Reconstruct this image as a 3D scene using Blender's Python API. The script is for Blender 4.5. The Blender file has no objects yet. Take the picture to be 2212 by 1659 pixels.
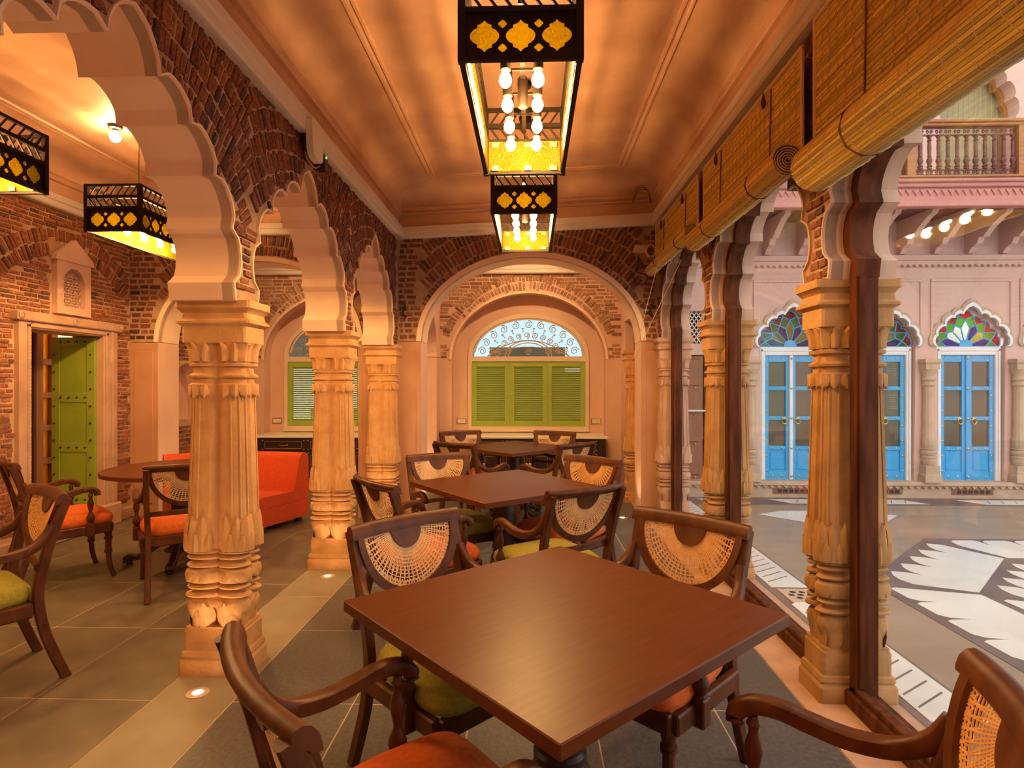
import bpy, bmesh, math, random
from mathutils import Vector, Matrix
from mathutils.geometry import tessellate_polygon
R = math.radians
rnd = random.Random(7)
scn = bpy.context.scene
COL = scn.collection

# ------------------------------------------------------------------ camera, sky, exposure
cam_d = bpy.data.cameras.new('camera')
cam_d.sensor_width = 36.0
cam_d.lens = 36.0 * 1255.0 / 2212.0
cam_d.clip_start = 0.02
cam_d.clip_end = 200
cam = bpy.data.objects.new('camera', cam_d)
COL.objects.link(cam)
cam.location = (0.0, 0.0, 1.42)
cam.rotation_euler = (R(90), 0, R(1.87))
scn.camera = cam

world = bpy.data.worlds.new('overcast_sky')
scn.world = world
world.use_nodes = True
wb = world.node_tree.nodes['Background']
wb.inputs[0].default_value = (1.0, 0.96, 0.92, 1)
wb.inputs[1].default_value = 1.65

scn.view_settings.view_transform = 'Standard'
scn.view_settings.look = 'None'
scn.view_settings.gamma = 1.0
scn.view_settings.use_curve_mapping = False
scn.view_settings.exposure = 0.45
try:
    scn.cycles.max_bounces = 6
    scn.cycles.diffuse_bounces = 3
    scn.cycles.glossy_bounces = 3
    scn.cycles.transmission_bounces = 4
    scn.cycles.transparent_max_bounces = 10
    scn.cycles.use_adaptive_sampling = True
    scn.cycles.adaptive_threshold = 0.16
    scn.cycles.sample_clamp_indirect = 6.0
    scn.cycles.use_denoising = True
except Exception:
    pass

WARM = (1.0, 0.57, 0.20)
BULB = 450.0
UPLIGHT = 12.0

# ------------------------------------------------------------------ mesh helpers
class MB:
    def __init__(s):
        s.v = []; s.f = []; s.m = []
    def add(s, vs, fs, mi=0):
        n = len(s.v)
        s.v.extend([tuple(p) for p in vs])
        for f in fs:
            s.f.append(tuple(i + n for i in f)); s.m.append(mi)
        return s
    def box(s, x0, x1, y0, y1, z0, z1, mi=0, M=None, ch=0.0):
        if ch > 0:
            cx, cy, cz = (x0+x1)/2, (y0+y1)/2, (z0+z1)/2
            hx, hy, hz = abs(x1-x0)/2, abs(y1-y0)/2, abs(z1-z0)/2
            c = min(ch, hx*.9, hy*.9, hz*.9)
            vs = []; idx = {}
            for sx in (-1, 1):
                for sy in (-1, 1):
                    for sz in (-1, 1):
                        for a in range(3):
                            p = [sx*(hx-c), sy*(hy-c), sz*(hz-c)]
                            p[a] = (sx*hx, sy*hy, sz*hz)[a]
                            idx[(sx, sy, sz, a)] = len(vs)
                            vs.append((cx+p[0], cy+p[1], cz+p[2]))
            fs = []
            g = lambda sx, sy, sz, a: idx[(sx, sy, sz, a)]
            for q in (-1, 1):
                fs.append([g(q,-1,-1,0), g(q,1,-1,0), g(q,1,1,0), g(q,-1,1,0)])
                fs.append([g(-1,q,-1,1), g(1,q,-1,1), g(1,q,1,1), g(-1,q,1,1)])
                fs.append([g(-1,-1,q,2), g(1,-1,q,2), g(1,1,q,2), g(-1,1,q,2)])
            for p in (-1, 1):
                for q in (-1, 1):
                    fs.append([g(p,q,-1,0), g(p,q,1,0), g(p,q,1,1), g(p,q,-1,1)])
                    fs.append([g(p,-1,q,0), g(p,1,q,0), g(p,1,q,2), g(p,-1,q,2)])
                    fs.append([g(-1,p,q,1), g(1,p,q,1), g(1,p,q,2), g(-1,p,q,2)])
                    for r in (-1, 1):
                        fs.append([g(p,q,r,0), g(p,q,r,1), g(p,q,r,2)])
        else:
            vs = [(x, y, z) for x in (x0, x1) for y in (y0, y1) for z in (z0, z1)]
            fs = [(0,1,3,2), (4,6,7,5), (0,4,5,1), (2,3,7,6), (0,2,6,4), (1,5,7,3)]
        if M is not None:
            vs = [M @ Vector(v) for v in vs]
        return s.add(vs, fs, mi)
    def lathe(s, prof, seg=16, c=(0, 0, 0), mi=0, M=None, sx=1, sy=1, cap=True):
        vs = []; fs = []
        for r, z in prof:
            for k in range(seg):
                a = 2*math.pi*k/seg
                vs.append((c[0]+r*sx*math.cos(a), c[1]+r*sy*math.sin(a), c[2]+z))
        for i in range(len(prof)-1):
            for k in range(seg):
                k2 = (k+1) % seg
                fs.append((i*seg+k, i*seg+k2, (i+1)*seg+k2, (i+1)*seg+k))
        if cap:
            fs.append(tuple(range(seg))[::-1])
            fs.append(tuple((len(prof)-1)*seg+k for k in range(seg)))
        if M is not None:
            vs = [M @ Vector(v) for v in vs]
        return s.add(vs, fs, mi)
    def loft(s, rings, mi=0, closed=True, cap=True):
        n = len(rings[0]); vs = [p for r in rings for p in r]; fs = []
        for i in range(len(rings)-1):
            for k in range(n if closed else n-1):
                k2 = (k+1) % n
                fs.append((i*n+k, i*n+k2, (i+1)*n+k2, (i+1)*n+k))
        if cap and closed:
            fs.append(tuple(range(n))[::-1])
            fs.append(tuple((len(rings)-1)*n+k for k in range(n)))
        return s.add(vs, fs, mi)
    def sweep(s, path, sec, mi=0, up=(0, 0, 1), scales=None, cap=True):
        """sec: closed list of (a,b): a along side, b along up'"""
        P = [Vector(p) for p in path]; rings = []
        upv = Vector(up)
        for i, p in enumerate(P):
            if i == 0: t = P[1]-P[0]
            elif i == len(P)-1: t = P[-1]-P[-2]
            else: t = (P[i+1]-P[i]).normalized() + (P[i]-P[i-1]).normalized()
            t.normalize()
            side = t.cross(upv)
            if side.length < 1e-5: side = t.cross(Vector((1, 0, 0)))
            side.normalize()
            u2 = side.cross(t).normalized()
            if scales is None: sa = sb = 1
            else:
                q = scales[i]; sa, sb = q if isinstance(q, tuple) else (q, q)
            rings.append([tuple(p + side*(a*sa) + u2*(b*sb)) for a, b in sec])
        return s.loft(rings, mi, True, cap)
    def tube(s, path, r, seg=8, mi=0, cap=True):
        n = len(path)
        rr = r if isinstance(r, (list, tuple)) else [r]*n
        sec = [(math.cos(2*math.pi*k/seg), math.sin(2*math.pi*k/seg)) for k in range(seg)]
        up = (0, 0, 1)
        d = Vector(path[-1])-Vector(path[0])
        if abs(d.x)+abs(d.y) < 0.3*abs(d.z): up = (1, 0, 0)
        return s.sweep(path, sec, mi, up, [(q, q) for q in rr], cap)
    def prism(s, poly, fr, d0, d1, mi_cap=0, mi_side=0, holes=(), mi_back=None):
        """fr(u,v,d)->xyz; outline with holes extruded from depth d0 to d1"""
        loops = [list(poly)] + [list(h) for h in holes]
        flat = [p for l in loops for p in l]
        tris = tessellate_polygon([[Vector((p[0], p[1], 0)) for p in l] for l in loops])
        n = len(flat)
        vs = [fr(u, v, d0) for u, v in flat] + [fr(u, v, d1) for u, v in flat]
        base = len(s.v)
        s.v.extend([tuple(p) for p in vs])
        for t in tris:
            s.f.append(tuple(base+i for i in t)); s.m.append(mi_cap)
            s.f.append(tuple(base+n+i for i in t[::-1])); s.m.append(mi_cap if mi_back is None else mi_back)
        o = 0
        for l in loops:
            m = len(l)
            for k in range(m):
                k2 = (k+1) % m
                s.f.append((base+o+k, base+o+k2, base+n+o+k2, base+n+o+k)); s.m.append(mi_side)
            o += m
        return s
    def strip(s, A, B, fr, d0, d1, mi=0):
        """band between two outlines A and B, extruded"""
        n = len(A); rings = []
        for k in range(n):
            rings.append([fr(A[k][0], A[k][1], d0), fr(B[k][0], B[k][1], d0), fr(B[k][0], B[k][1], d1), fr(A[k][0], A[k][1], d1)])
        return s.loft(rings, mi, True, True)
    def mesh(s, name, mats, angle=35):
        me = bpy.data.meshes.new(name)
        me.from_pydata(s.v, [], s.f)
        for m in (mats if isinstance(mats, (list, tuple)) else [mats]):
            me.materials.append(m)
        if any(s.m):
            me.polygons.foreach_set('material_index', s.m)
        bm = bmesh.new(); bm.from_mesh(me)
        bmesh.ops.recalc_face_normals(bm, faces=bm.faces)
        bm.to_mesh(me); bm.free()
        if angle:
            me.polygons.foreach_set('use_smooth', [True]*len(me.polygons))
            me.set_sharp_from_angle(angle=R(angle))
        me.update()
        return me

def link(name, me, parent=None, loc=None, rot=None, scl=None):
    o = bpy.data.objects.new(name, me); COL.objects.link(o)
    if parent is not None: o.parent = parent
    if loc is not None: o.location = loc
    if rot is not None: o.rotation_euler = rot
    if scl is not None: o.scale = scl
    return o
def part(name, mb, mat, parent=None, angle=35, **k):
    return link(name, mb.mesh(name, mat, angle), parent, **k)
def tag(o, label=None, cat=None, group=None, kind=None):
    if label: o['label'] = label
    if cat: o['category'] = cat
    if group: o['group'] = group
    if kind: o['kind'] = kind
    return o
def thing(name, label, cat, loc=(0, 0, 0), rz=0, group=None):
    o = bpy.data.objects.new(name, None); COL.objects.link(o)
    o.empty_display_size = .1
    o.location = loc; o.rotation_euler = (0, 0, rz)
    return tag(o, label, cat, group)
def struct(name, mb, mat, label=None, cat=None, angle=35):
    return tag(part(name, mb, mat, angle=angle), label, cat, None, 'structure')
def dup(o, parent=None, loc=None, rz=None):
    c = o.copy(); COL.objects.link(c)
    if parent is not None: c.parent = parent
    if loc is not None: c.location = loc
    if rz is not None: c.rotation_euler = (0, 0, rz)
    for ch in o.children: dup(ch, c)
    return c
FX = lambda x0, sgn=1: (lambda u, v, d: (x0 + sgn*d, u, v))      # wall whose face lies at x0: u=y v=z
FY = lambda y0, sgn=1: (lambda u, v, d: (u, y0 + sgn*d, v))      # wall whose face lies at y0: u=x v=z
FZ = lambda z0: (lambda u, v, d: (u, v, z0 + d))
def arc(cx, cy, rx, ry, a0, a1, n):
    return [(cx + rx*math.cos(R(a0+(a1-a0)*k/n)), cy + ry*math.sin(R(a0+(a1-a0)*k/n))) for k in range(n+1)]
def rsec(w, h, c=.25):
    c = min(w, h)*c
    return [(w-c, -h), (w, -h+c), (w, h-c), (w-c, h), (-w+c, h), (-w, h-c), (-w, -h+c), (-w+c, -h)]
def spline(pts, n=6):
    """Catmull-Rom through pts"""
    P = [Vector(p) for p in pts]; P = [2*P[0]-P[1]] + P + [2*P[-1]-P[-2]]
    out = []
    for i in range(1, len(P)-2):
        for k in range(n):
            t = k/n
            out.append(.5*((2*P[i]) + (P[i+1]-P[i-1])*t + (2*P[i-1]-5*P[i]+4*P[i+1]-P[i+2])*t*t + (3*P[i]-P[i-1]-3*P[i+1]+P[i+2])*t**3))
    out.append(P[-2])
    return [tuple(p) for p in out]

# ------------------------------------------------------------------ materials
def nodes(name):
    m = bpy.data.materials.new(name); m.use_nodes = True
    nt = m.node_tree
    return m, nt, nt.nodes['Principled BSDF']
def mat(name, c1, c2=None, scale=6, rough=.6, metal=0, bump=0, bscale=40, stretch=(1, 1, 1), coat=0, detail=5, lo=.35, hi=.65, spec=.5, island=0, rvar=0):
    m, nt, b = nodes(name)
    N = nt.nodes; L = nt.links
    b.inputs['Base Color'].default_value = (*c1, 1)
    b.inputs['Roughness'].default_value = rough
    b.inputs['Metallic'].default_value = metal
    b.inputs['Coat Weight'].default_value = coat
    b.inputs['Coat Roughness'].default_value = .15
    b.inputs['Specular IOR Level'].default_value = spec
    tc = N.new('ShaderNodeTexCoord'); mp = N.new('ShaderNodeMapping')
    mp.inputs['Scale'].default_value = stretch
    L.new(tc.outputs['Object'], mp.inputs['Vector'])
    if c2 is not None:
        no = N.new('ShaderNodeTexNoise'); no.inputs['Scale'].default_value = scale; no.inputs['Detail'].default_value = detail
        L.new(mp.outputs[0], no.inputs['Vector'])
        rp = N.new('ShaderNodeValToRGB')
        rp.color_ramp.elements[0].position = lo; rp.color_ramp.elements[1].position = hi
        rp.color_ramp.elements[0].color = (*c1, 1); rp.color_ramp.elements[1].color = (*c2, 1)
        L.new(no.outputs['Fac'], rp.inputs['Fac'])
        src = rp.outputs['Color']
        if island:
            g = N.new('ShaderNodeNewGeometry'); oi = N.new('ShaderNodeObjectInfo')
            ad = N.new('ShaderNodeMath'); ad.operation = 'ADD'
            L.new(g.outputs['Random Per Island'], ad.inputs[0]); L.new(oi.outputs['Random'], ad.inputs[1])
            fr = N.new('ShaderNodeMath'); fr.operation = 'FRACT'; L.new(ad.outputs[0], fr.inputs[0])
            mr = N.new('ShaderNodeMapRange'); mr.inputs['To Min'].default_value = 1-island; mr.inputs['To Max'].default_value = 1+island
            L.new(fr.outputs[0], mr.inputs['Value'])
            hs = N.new('ShaderNodeHueSaturation'); L.new(src, hs.inputs['Color']); L.new(mr.outputs[0], hs.inputs['Value'])
            src = hs.outputs['Color']
        L.new(src, b.inputs['Base Color'])
        if rvar:
            mr2 = N.new('ShaderNodeMapRange'); mr2.inputs['To Min'].default_value = rough-rvar; mr2.inputs['To Max'].default_value = rough+rvar
            L.new(no.outputs['Fac'], mr2.inputs['Value']); L.new(mr2.outputs[0], b.inputs['Roughness'])
    if bump:
        n2 = N.new('ShaderNodeTexNoise'); n2.inputs['Scale'].default_value = bscale; n2.inputs['Detail'].default_value = 4
        L.new(mp.outputs[0], n2.inputs['Vector'])
        bp = N.new('ShaderNodeBump'); bp.inputs['Strength'].default_value = bump; bp.inputs['Distance'].default_value = .01
        L.new(n2.outputs['Fac'], bp.inputs['Height']); L.new(bp.outputs[0], b.inputs['Normal'])
    return m
def brick_mat(name, cols, dark=1.0):
    m, nt, b = nodes(name); N = nt.nodes; L = nt.links
    g = N.new('ShaderNodeNewGeometry'); oi = N.new('ShaderNodeObjectInfo')
    ad = N.new('ShaderNodeMath'); ad.operation = 'ADD'
    L.new(g.outputs['Random Per Island'], ad.inputs[0]); L.new(oi.outputs['Random'], ad.inputs[1])
    fr = N.new('ShaderNodeMath'); fr.operation = 'FRACT'; L.new(ad.outputs[0], fr.inputs[0])
    rp = N.new('ShaderNodeValToRGB'); cr = rp.color_ramp; cr.interpolation = 'LINEAR'
    while len(cr.elements) < len(cols): cr.elements.new(.5)
    for i, c in enumerate(cols):
        cr.elements[i].position = i/(len(cols)-1); cr.elements[i].color = (*c, 1)
    L.new(fr.outputs[0], rp.inputs['Fac'])
    no = N.new('ShaderNodeTexNoise'); no.inputs['Scale'].default_value = 55; no.inputs['Detail'].default_value = 4
    L.new(g.outputs['Position'], no.inputs['Vector'])
    mr = N.new('ShaderNodeMapRange'); mr.inputs['From Min'].default_value = .3; mr.inputs['From Max'].default_value = .7
    mr.inputs['To Min'].default_value = .45; mr.inputs['To Max'].default_value = 1.35
    L.new(no.outputs['Fac'], mr.inputs['Value'])
    hs = N.new('ShaderNodeHueSaturation'); L.new(rp.outputs['Color'], hs.inputs['Color']); L.new(mr.outputs[0], hs.inputs['Value'])
    # specks of lime left on the face
    n3 = N.new('ShaderNodeTexNoise'); n3.inputs['Scale'].default_value = 120; L.new(g.outputs['Position'], n3.inputs['Vector'])
    r3 = N.new('ShaderNodeValToRGB'); r3.color_ramp.elements[0].position = .66; r3.color_ramp.elements[1].position = .72
    L.new(n3.outputs['Fac'], r3.inputs['Fac'])
    mx = N.new('ShaderNodeMix'); mx.data_type = 'RGBA'; mx.inputs['B'].default_value = (.5, .36, .24, 1)
    L.new(r3.outputs['Color'], mx.inputs['Factor']); L.new(hs.outputs['Color'], mx.inputs['A'])
    L.new(mx.outputs['Result'], b.inputs['Base Color'])
    b.inputs['Roughness'].default_value = .75
    bp = N.new('ShaderNodeBump'); bp.inputs['Strength'].default_value = .6; bp.inputs['Distance'].default_value = .008
    L.new(no.outputs['Fac'], bp.inputs['Height']); L.new(bp.outputs[0], b.inputs['Normal'])
    return m
def emit(name, col, strength):
    m, nt, b = nodes(name)
    b.inputs['Base Color'].default_value = (*col, 1)
    b.inputs['Emission Color'].default_value = (*col, 1); b.inputs['Emission Strength'].default_value = strength
    return m
def glass(name, tint=(1, 1, 1), refl=.6, rough=0.02):
    """clear sheet: transmits straight through, mirrors by Fresnel"""
    m = bpy.data.materials.new(name); m.use_nodes = True; nt = m.node_tree; N = nt.nodes; L = nt.links
    N.remove(N['Principled BSDF'])
    t = N.new('ShaderNodeBsdfTransparent'); t.inputs[0].default_value = (*tint, 1)
    g = N.new('ShaderNodeBsdfGlossy'); g.inputs['Roughness'].default_value = rough
    f = N.new('ShaderNodeFresnel'); f.inputs['IOR'].default_value = 1.45
    k = N.new('ShaderNodeMath'); k.operation = 'MULTIPLY'; k.inputs[1].default_value = refl; L.new(f.outputs[0], k.inputs[0])
    x = N.new('ShaderNodeMixShader'); L.new(k.outputs[0], x.inputs[0]); L.new(t.outputs[0], x.inputs[1]); L.new(g.outputs[0], x.inputs[2])
    L.new(x.outputs[0], N['Material Output'].inputs['Surface'])
    return m
def stained(name, col, tr=.55, bumps=60, strength=.5):
    """coloured rippled glass that scatters what shines through it"""
    m = bpy.data.materials.new(name); m.use_nodes = True; nt = m.node_tree; N = nt.nodes; L = nt.links
    N.remove(N['Principled BSDF'])
    t = N.new('ShaderNodeBsdfTranslucent'); t.inputs[0].default_value = (*col, 1)
    p = N.new('ShaderNodeBsdfTransparent'); p.inputs[0].default_value = (*col, 1)
    g = N.new('ShaderNodeBsdfGlossy'); g.inputs['Roughness'].default_value = .12; g.inputs[0].default_value = (*[.5+.5*c for c in col], 1)
    tc = N.new('ShaderNodeTexCoord'); vo = N.new('ShaderNodeTexVoronoi'); vo.inputs['Scale'].default_value = bumps; L.new(tc.outputs['Object'], vo.inputs['Vector'])
    bp = N.new('ShaderNodeBump'); bp.inputs['Strength'].default_value = strength; bp.inputs['Distance'].default_value = .01
    L.new(vo.outputs['Distance'], bp.inputs['Height'])
    for q in (t, g): L.new(bp.outputs[0], q.inputs['Normal'])
    d = N.new('ShaderNodeBsdfDiffuse'); d.inputs[0].default_value = (*[.45*c for c in col], 1)
    a = N.new('ShaderNodeMixShader'); a.inputs[0].default_value = tr; L.new(d.outputs[0], a.inputs[1]); L.new(t.outputs[0], a.inputs[2])
    a2 = N.new('ShaderNodeMixShader'); a2.inputs[0].default_value = .25; L.new(a.outputs[0], a2.inputs[1]); L.new(p.outputs[0], a2.inputs[2])
    f = N.new('ShaderNodeFresnel'); f.inputs['IOR'].default_value = 1.5
    c = N.new('ShaderNodeMixShader'); L.new(f.outputs[0], c.inputs[0]); L.new(a2.outputs[0], c.inputs[1]); L.new(g.outputs[0], c.inputs[2])
    L.new(c.outputs[0], N['Material Output'].inputs['Surface'])
    return m

PLASTER = mat('pink_lime_plaster', (.66, .40, .28), (.74, .47, .34), scale=2.2, rough=.7, bump=.12, bscale=25)
ARCHR = mat('darkened_arch_plaster', (.52, .335, .245), (.60, .40, .30), scale=3, rough=.7, bump=.10, bscale=18)  # same arch plaster, colour darkened to offset daylight on the right arches
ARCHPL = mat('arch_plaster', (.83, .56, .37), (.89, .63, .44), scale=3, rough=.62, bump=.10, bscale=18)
TERRA = mat('terracotta_plaster', (.43, .205, .105), (.52, .27, .15), scale=2.5, rough=.7, bump=.12, bscale=25)
CEIL = mat('ceiling_plaster', (.52, .27, .16), (.64, .36, .22), scale=2.6, rough=.6, bump=.08, bscale=12, detail=8)
CORN = mat('white_cornice_paint', (.72, .62, .54), (.77, .67, .58), scale=3, rough=.6)
MORTAR = mat('lime_mortar', (.46, .27, .15), (.58, .36, .21), scale=9, rough=.85, bump=.5, bscale=60)
MORTARD = mat('dark_lime_mortar', (.34, .195, .105), (.47, .295, .17), scale=9, rough=.85, bump=.5, bscale=60)
BRICK = brick_mat('old_red_brick', [(.05, .025, .02), (.17, .045, .022), (.23, .06, .028), (.20, .055, .025), (.28, .085, .035), (.13, .04, .025)])
BRICK2 = brick_mat('orange_brick', [(.10, .045, .025), (.30, .09, .035), (.36, .11, .04), (.26, .075, .03), (.40, .14, .055), (.22, .08, .04)])
BRICK3 = brick_mat('lime_washed_brick', [(.20, .10, .05), (.38, .17, .08), (.48, .27, .14), (.34, .14, .06), (.52, .32, .17), (.26, .12, .06)])
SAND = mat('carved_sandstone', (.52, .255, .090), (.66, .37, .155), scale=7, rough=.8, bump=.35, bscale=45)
SANDR = mat('darkened_sandstone', (.36, .18, .062), (.47, .255, .10), scale=7, rough=.8, bump=.35, bscale=45)  # same sandstone, colour darkened to offset extra light on the right columns
SANDP = mat('pink_sandstone', (.42, .24, .155), (.52, .315, .21), scale=5, rough=.8, bump=.25, bscale=45)
TILE = mat('dark_grey_stone_tile', (.048, .048, .051), (.135, .131, .131), scale=55, detail=15, lo=.22, hi=.80, rough=.42, bump=.2, bscale=140, island=.10, rvar=.1)
TILE2 = mat('brown_grey_stone_tile', (.095, .072, .048), (.185, .140, .095), scale=6, detail=14, lo=.25, hi=.72, rough=.45, bump=.08, bscale=60, island=.06, rvar=.1)
BANDS = mat('pale_stone_band', (.23, .185, .125), (.29, .24, .17), scale=4, rough=.5, island=.04)
GROUT = mat('pale_grout', (.44, .33, .22), (.50, .38, .26), scale=8, rough=.8)
WOOD = mat('dark_mahogany', (.066, .0175, .0035), (.112, .033, .0075), scale=6, rough=.42, stretch=(3, 3, 2), coat=.0, spec=.26)
WOODX = mat('table_mahogany', (.075, .018, .004), (.130, .036, .008), scale=3.2, rough=.36, stretch=(2.2, 22, 22), coat=.0, spec=.20, lo=.15, hi=.85)
FRAMEW = mat('teak_frame', (.052, .0145, .005), (.125, .038, .013), scale=4, rough=.6, stretch=(6, 6, .8), coat=.0, spec=.12)
DARKW = mat('ebony_brown_wood', (.022, .009, .006), (.045, .018, .010), scale=6, rough=.38, stretch=(2, 8, 8))
CANE = mat('woven_cane', (.62, .36, .15), (.74, .47, .22), scale=30, rough=.55)
CANE2 = mat('honey_cane', (.60, .29, .08), (.72, .38, .12), scale=30, rough=.5)
ORANGE = mat('orange_fabric', (.58, .100, .008), (.68, .130, .012), scale=60, rough=.85, bump=.2, bscale=300)
OLIVE = mat('olive_fabric', (.26, .215, .022), (.34, .28, .035), scale=70, rough=.9, bump=.25, bscale=300)
SOFA = mat('red_orange_upholstery', (.50, .050, .003), (.58, .066, .005), scale=40, rough=.8, bump=.15, bscale=250)
LANT = mat('dark_brown_metal', (.012, .006, .004), (.018, .009, .005), scale=12, rough=.6, spec=.2)
AMBER = stained('amber_rippled_glass', (.46, .36, .016), tr=.45, bumps=90, strength=.8)
AMBER2 = stained('honey_pane_glass', (.88, .62, .12), tr=.85, bumps=120, strength=.6)
BULBM = emit('lit_bulb', WARM, BULB)
BLACK = mat('black_plastic', (.015, .012, .01), rough=.4)
WHITEP = mat('white_plastic', (.72, .66, .58), rough=.35)
BRASS = mat('brass', (.75, .50, .18), rough=.28, metal=1)
GOLDL = mat('brass_inlay', (.55, .36, .12), rough=.4, metal=.7)
GREEN = mat('lime_green_paint', (.30, .42, .045), (.34, .46, .055), scale=4, rough=.45)
GREEND = mat('olive_green_paint', (.20, .27, .018), (.25, .32, .024), scale=3, rough=.5)
CREAM = mat('cream_window_paint', (.74, .56, .38), (.78, .60, .42), scale=3, rough=.55)
IRON = mat('beige_painted_iron', (.52, .40, .26), rough=.5)
MARB = mat('cream_marble', (.74, .66, .54), (.80, .73, .62), scale=3, rough=.25)
CLEAR = glass('clear_glass', (.98, .985, .98), .16)
SKYG = glass('fanlight_glass', (.55, .66, .70), .2)
PANEG = mat('smoky_pane', (.085, .080, .055), (.125, .115, .080), scale=2, rough=.12, spec=.4)
DIMG = glass('grey_glass', (.16, .17, .14), .5)
FROST = stained('frosted_glass', (.9, .95, 1.0), tr=.8, bumps=30, strength=.1)
BLUE = mat('sky_blue_paint', (.030, .37, .80), (.038, .40, .84), scale=3, rough=.4)
WHITEF = mat('white_frame_paint', (.72, .74, .76), (.78, .79, .80), scale=3, rough=.5)
FACADE = mat('pale_pink_facade', (.62, .42, .37), (.66, .455, .40), scale=2, rough=.75)
FACADE2 = mat('rose_band_paint', (.52, .22, .19), (.56, .25, .215), scale=2, rough=.7)
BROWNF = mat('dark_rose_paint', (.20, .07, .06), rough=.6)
BEIGEST = mat('beige_sandstone', (.46, .34, .24), (.55, .42, .31), scale=6, rough=.8, bump=.2)
COURT = mat('taupe_courtyard_stone', (.29, .215, .150), (.36, .275, .20), scale=1.6, rough=.38, detail=8, stretch=(1, 3, 1))
PURPLE = mat('purple_grey_stone', (.145, .105, .10), (.185, .135, .125), scale=3, rough=.42)
MARBW = mat('white_marble', (.68, .67, .63), (.76, .76, .73), scale=2.5, rough=.28, detail=8)
BAMBOO = mat('bamboo_slats', (.48, .30, .030), (.80, .57, .12), scale=3, rough=.6, stretch=(1, .6, 30), island=.42)
CORD = mat('pale_cotton_cord', (.70, .50, .28), rough=.8)
CORDD = mat('brown_cord', (.16, .075, .025), rough=.8)
BALM = mat('maroon_iron', (.14, .035, .035), rough=.45)
OLIVEB = mat('olive_bamboo_blind', (.32, .29, .16), (.38, .345, .20), scale=4, rough=.8, stretch=(1, 1, 60))
TEAKO = mat('varnished_teak', (.34, .13, .04), (.42, .17, .055), scale=5, rough=.35, stretch=(1, 1, 6))
BROWND = mat('brown_door_wood', (.20, .085, .045), (.26, .115, .065), scale=4, rough=.5, stretch=(8, 8, 1))
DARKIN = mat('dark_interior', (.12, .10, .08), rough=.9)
LED = emit('green_led', (.3, 1.0, .05), 6)
# ------------------------------------------------------------------ plan of the place (metres)
XLF, XLB = -1.41, -1.72          # left arcade wall, room face and far face
XRF, XRB = 1.32, 1.60            # right arcade wall
XW = -4.30                       # far left wall
YB, YB2 = 6.10, 6.46             # cross wall with the round arches
YN, YN2 = 8.55, 8.80             # window wall face, back of its niches
Y0 = -1.30                       # wall behind the camera
LCOL = [-.37, 1.25, 2.87, 4.49, 6.02]
RCOL = [-.56, 1.08, 2.72, 4.36, 5.98]
ZT = 3.10

def pip(p, poly):
    x, y = p; c = False; n = len(poly); j = n-1
    for i in range(n):
        xi, yi = poly[i]; xj, yj = poly[j]
        if (yi > y) != (yj > y) and x < (xj-xi)*(y-yi)/(yj-yi)+xi: c = not c
        j = i
    return c

def foil(c, sx=1.0, dz=0.0, n=7):
    """scalloped arch outline from the left springing over the point to the right one"""
    q = [(.705, 1.82), (.690, 1.90), (.672, 2.15), (.525, 2.345), (.345, 2.495), (.140, 2.585), (0, 2.76)]
    out = [q[0]]
    for i in range(1, len(q)):
        a, b = Vector(q[i-1]), Vector(q[i])
        if i == 1: out.append(tuple(b)); continue
        ch = b-a; mid = (a+b)/2; nrm = Vector((ch.y, -ch.x)).normalized()
        if nrm.dot(mid-Vector((0, 2.1))) < 0: nrm = -nrm
        h = ch.length*(.30 if i < len(q)-1 else .16)
        for k in range(1, n+1):
            t = k/n
            s = math.sqrt(max(0, 1-(2*t-1)**2)) if i < len(q)-1 else 4*t*(1-t)
            p = a+ch*t+nrm*h*s
            out.append((p.x, p.y))
    out = [(c+x*sx, z+dz) for x, z in out]
    left = [(2*c-x, z) for x, z in out]
    return left + out[::-1][1:]

def grow(poly, c, k, kz=None):
    return [(c[0]+(x-c[0])*k, c[1]+(z-c[1])*(kz or k)) for x, z in poly]

def ell(c, a, zs, b, n=28):
    return arc(c, zs, a, b, 180, 0, n)

# ------------------------------------------------------------------ brickwork
def brick_unit(seed):
    r = random.Random(seed); m = MB()
    j = lambda: r.uniform(-.06, .06)
    b = [(-.5, -.5), (.5, -.5), (.5, .5), (-.5, .5)]
    back = [(x, y, -.5) for x, y in b]
    mid = [(x+j()*.5, y+j(), .25) for x, y in b]
    top = [(x*.93+j()*.4, y*.82+j(), .5+j()) for x, y in b]
    m.loft([back, mid, top])
    return m
BRV = [brick_unit(i) for i in range(7)]
BR_ME = {}
def brick_mesh(mt, i):
    k = (mt.name, i)
    if k not in BR_ME: BR_ME[k] = BRV[i].mesh('brick', mt, 0)
    return BR_ME[k]
def courses(u0, u1, v0, v1, L=.125, H=.036, j=.012):
    out = []; v = v0+H/2; row = 0
    while v < v1-H/3:
        u = u0 - L*rnd.random()
        while u < u1:
            l = L*rnd.uniform(.7, 1.15)
            out.append((u+l/2, v+rnd.uniform(-.003, .003), rnd.uniform(-.025, .025), l, H*rnd.uniform(.85, 1.1)))
            u += l+j
        v += H+j; row += 1
    return out
def fan(c, r0, r1, a0, a1, L=.12, H=.036, j=.012):
    """rings of bricks laid radially round c"""
    out = []; r = r0
    while r < r1:
        rm = r+L/2; da = math.degrees((H+j)/rm); a = a0+da*rnd.random()
        while a < a1:
            l = L*rnd.uniform(.8, 1.12)
            out.append((c[0]+(rm+rnd.uniform(-.012, .012))*math.cos(R(a)), c[1]+rm*math.sin(R(a)), R(a)+rnd.uniform(-.04, .04), l, H*rnd.uniform(.85, 1.1)))
            a += da
        r += L+j
    return out
def inframe(p):
    y = p[1]+.0
    if y < .8: return False
    return -.93 < p[0]/y+.03 < .92 and abs(p[2]-1.42)/y < .68
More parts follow.
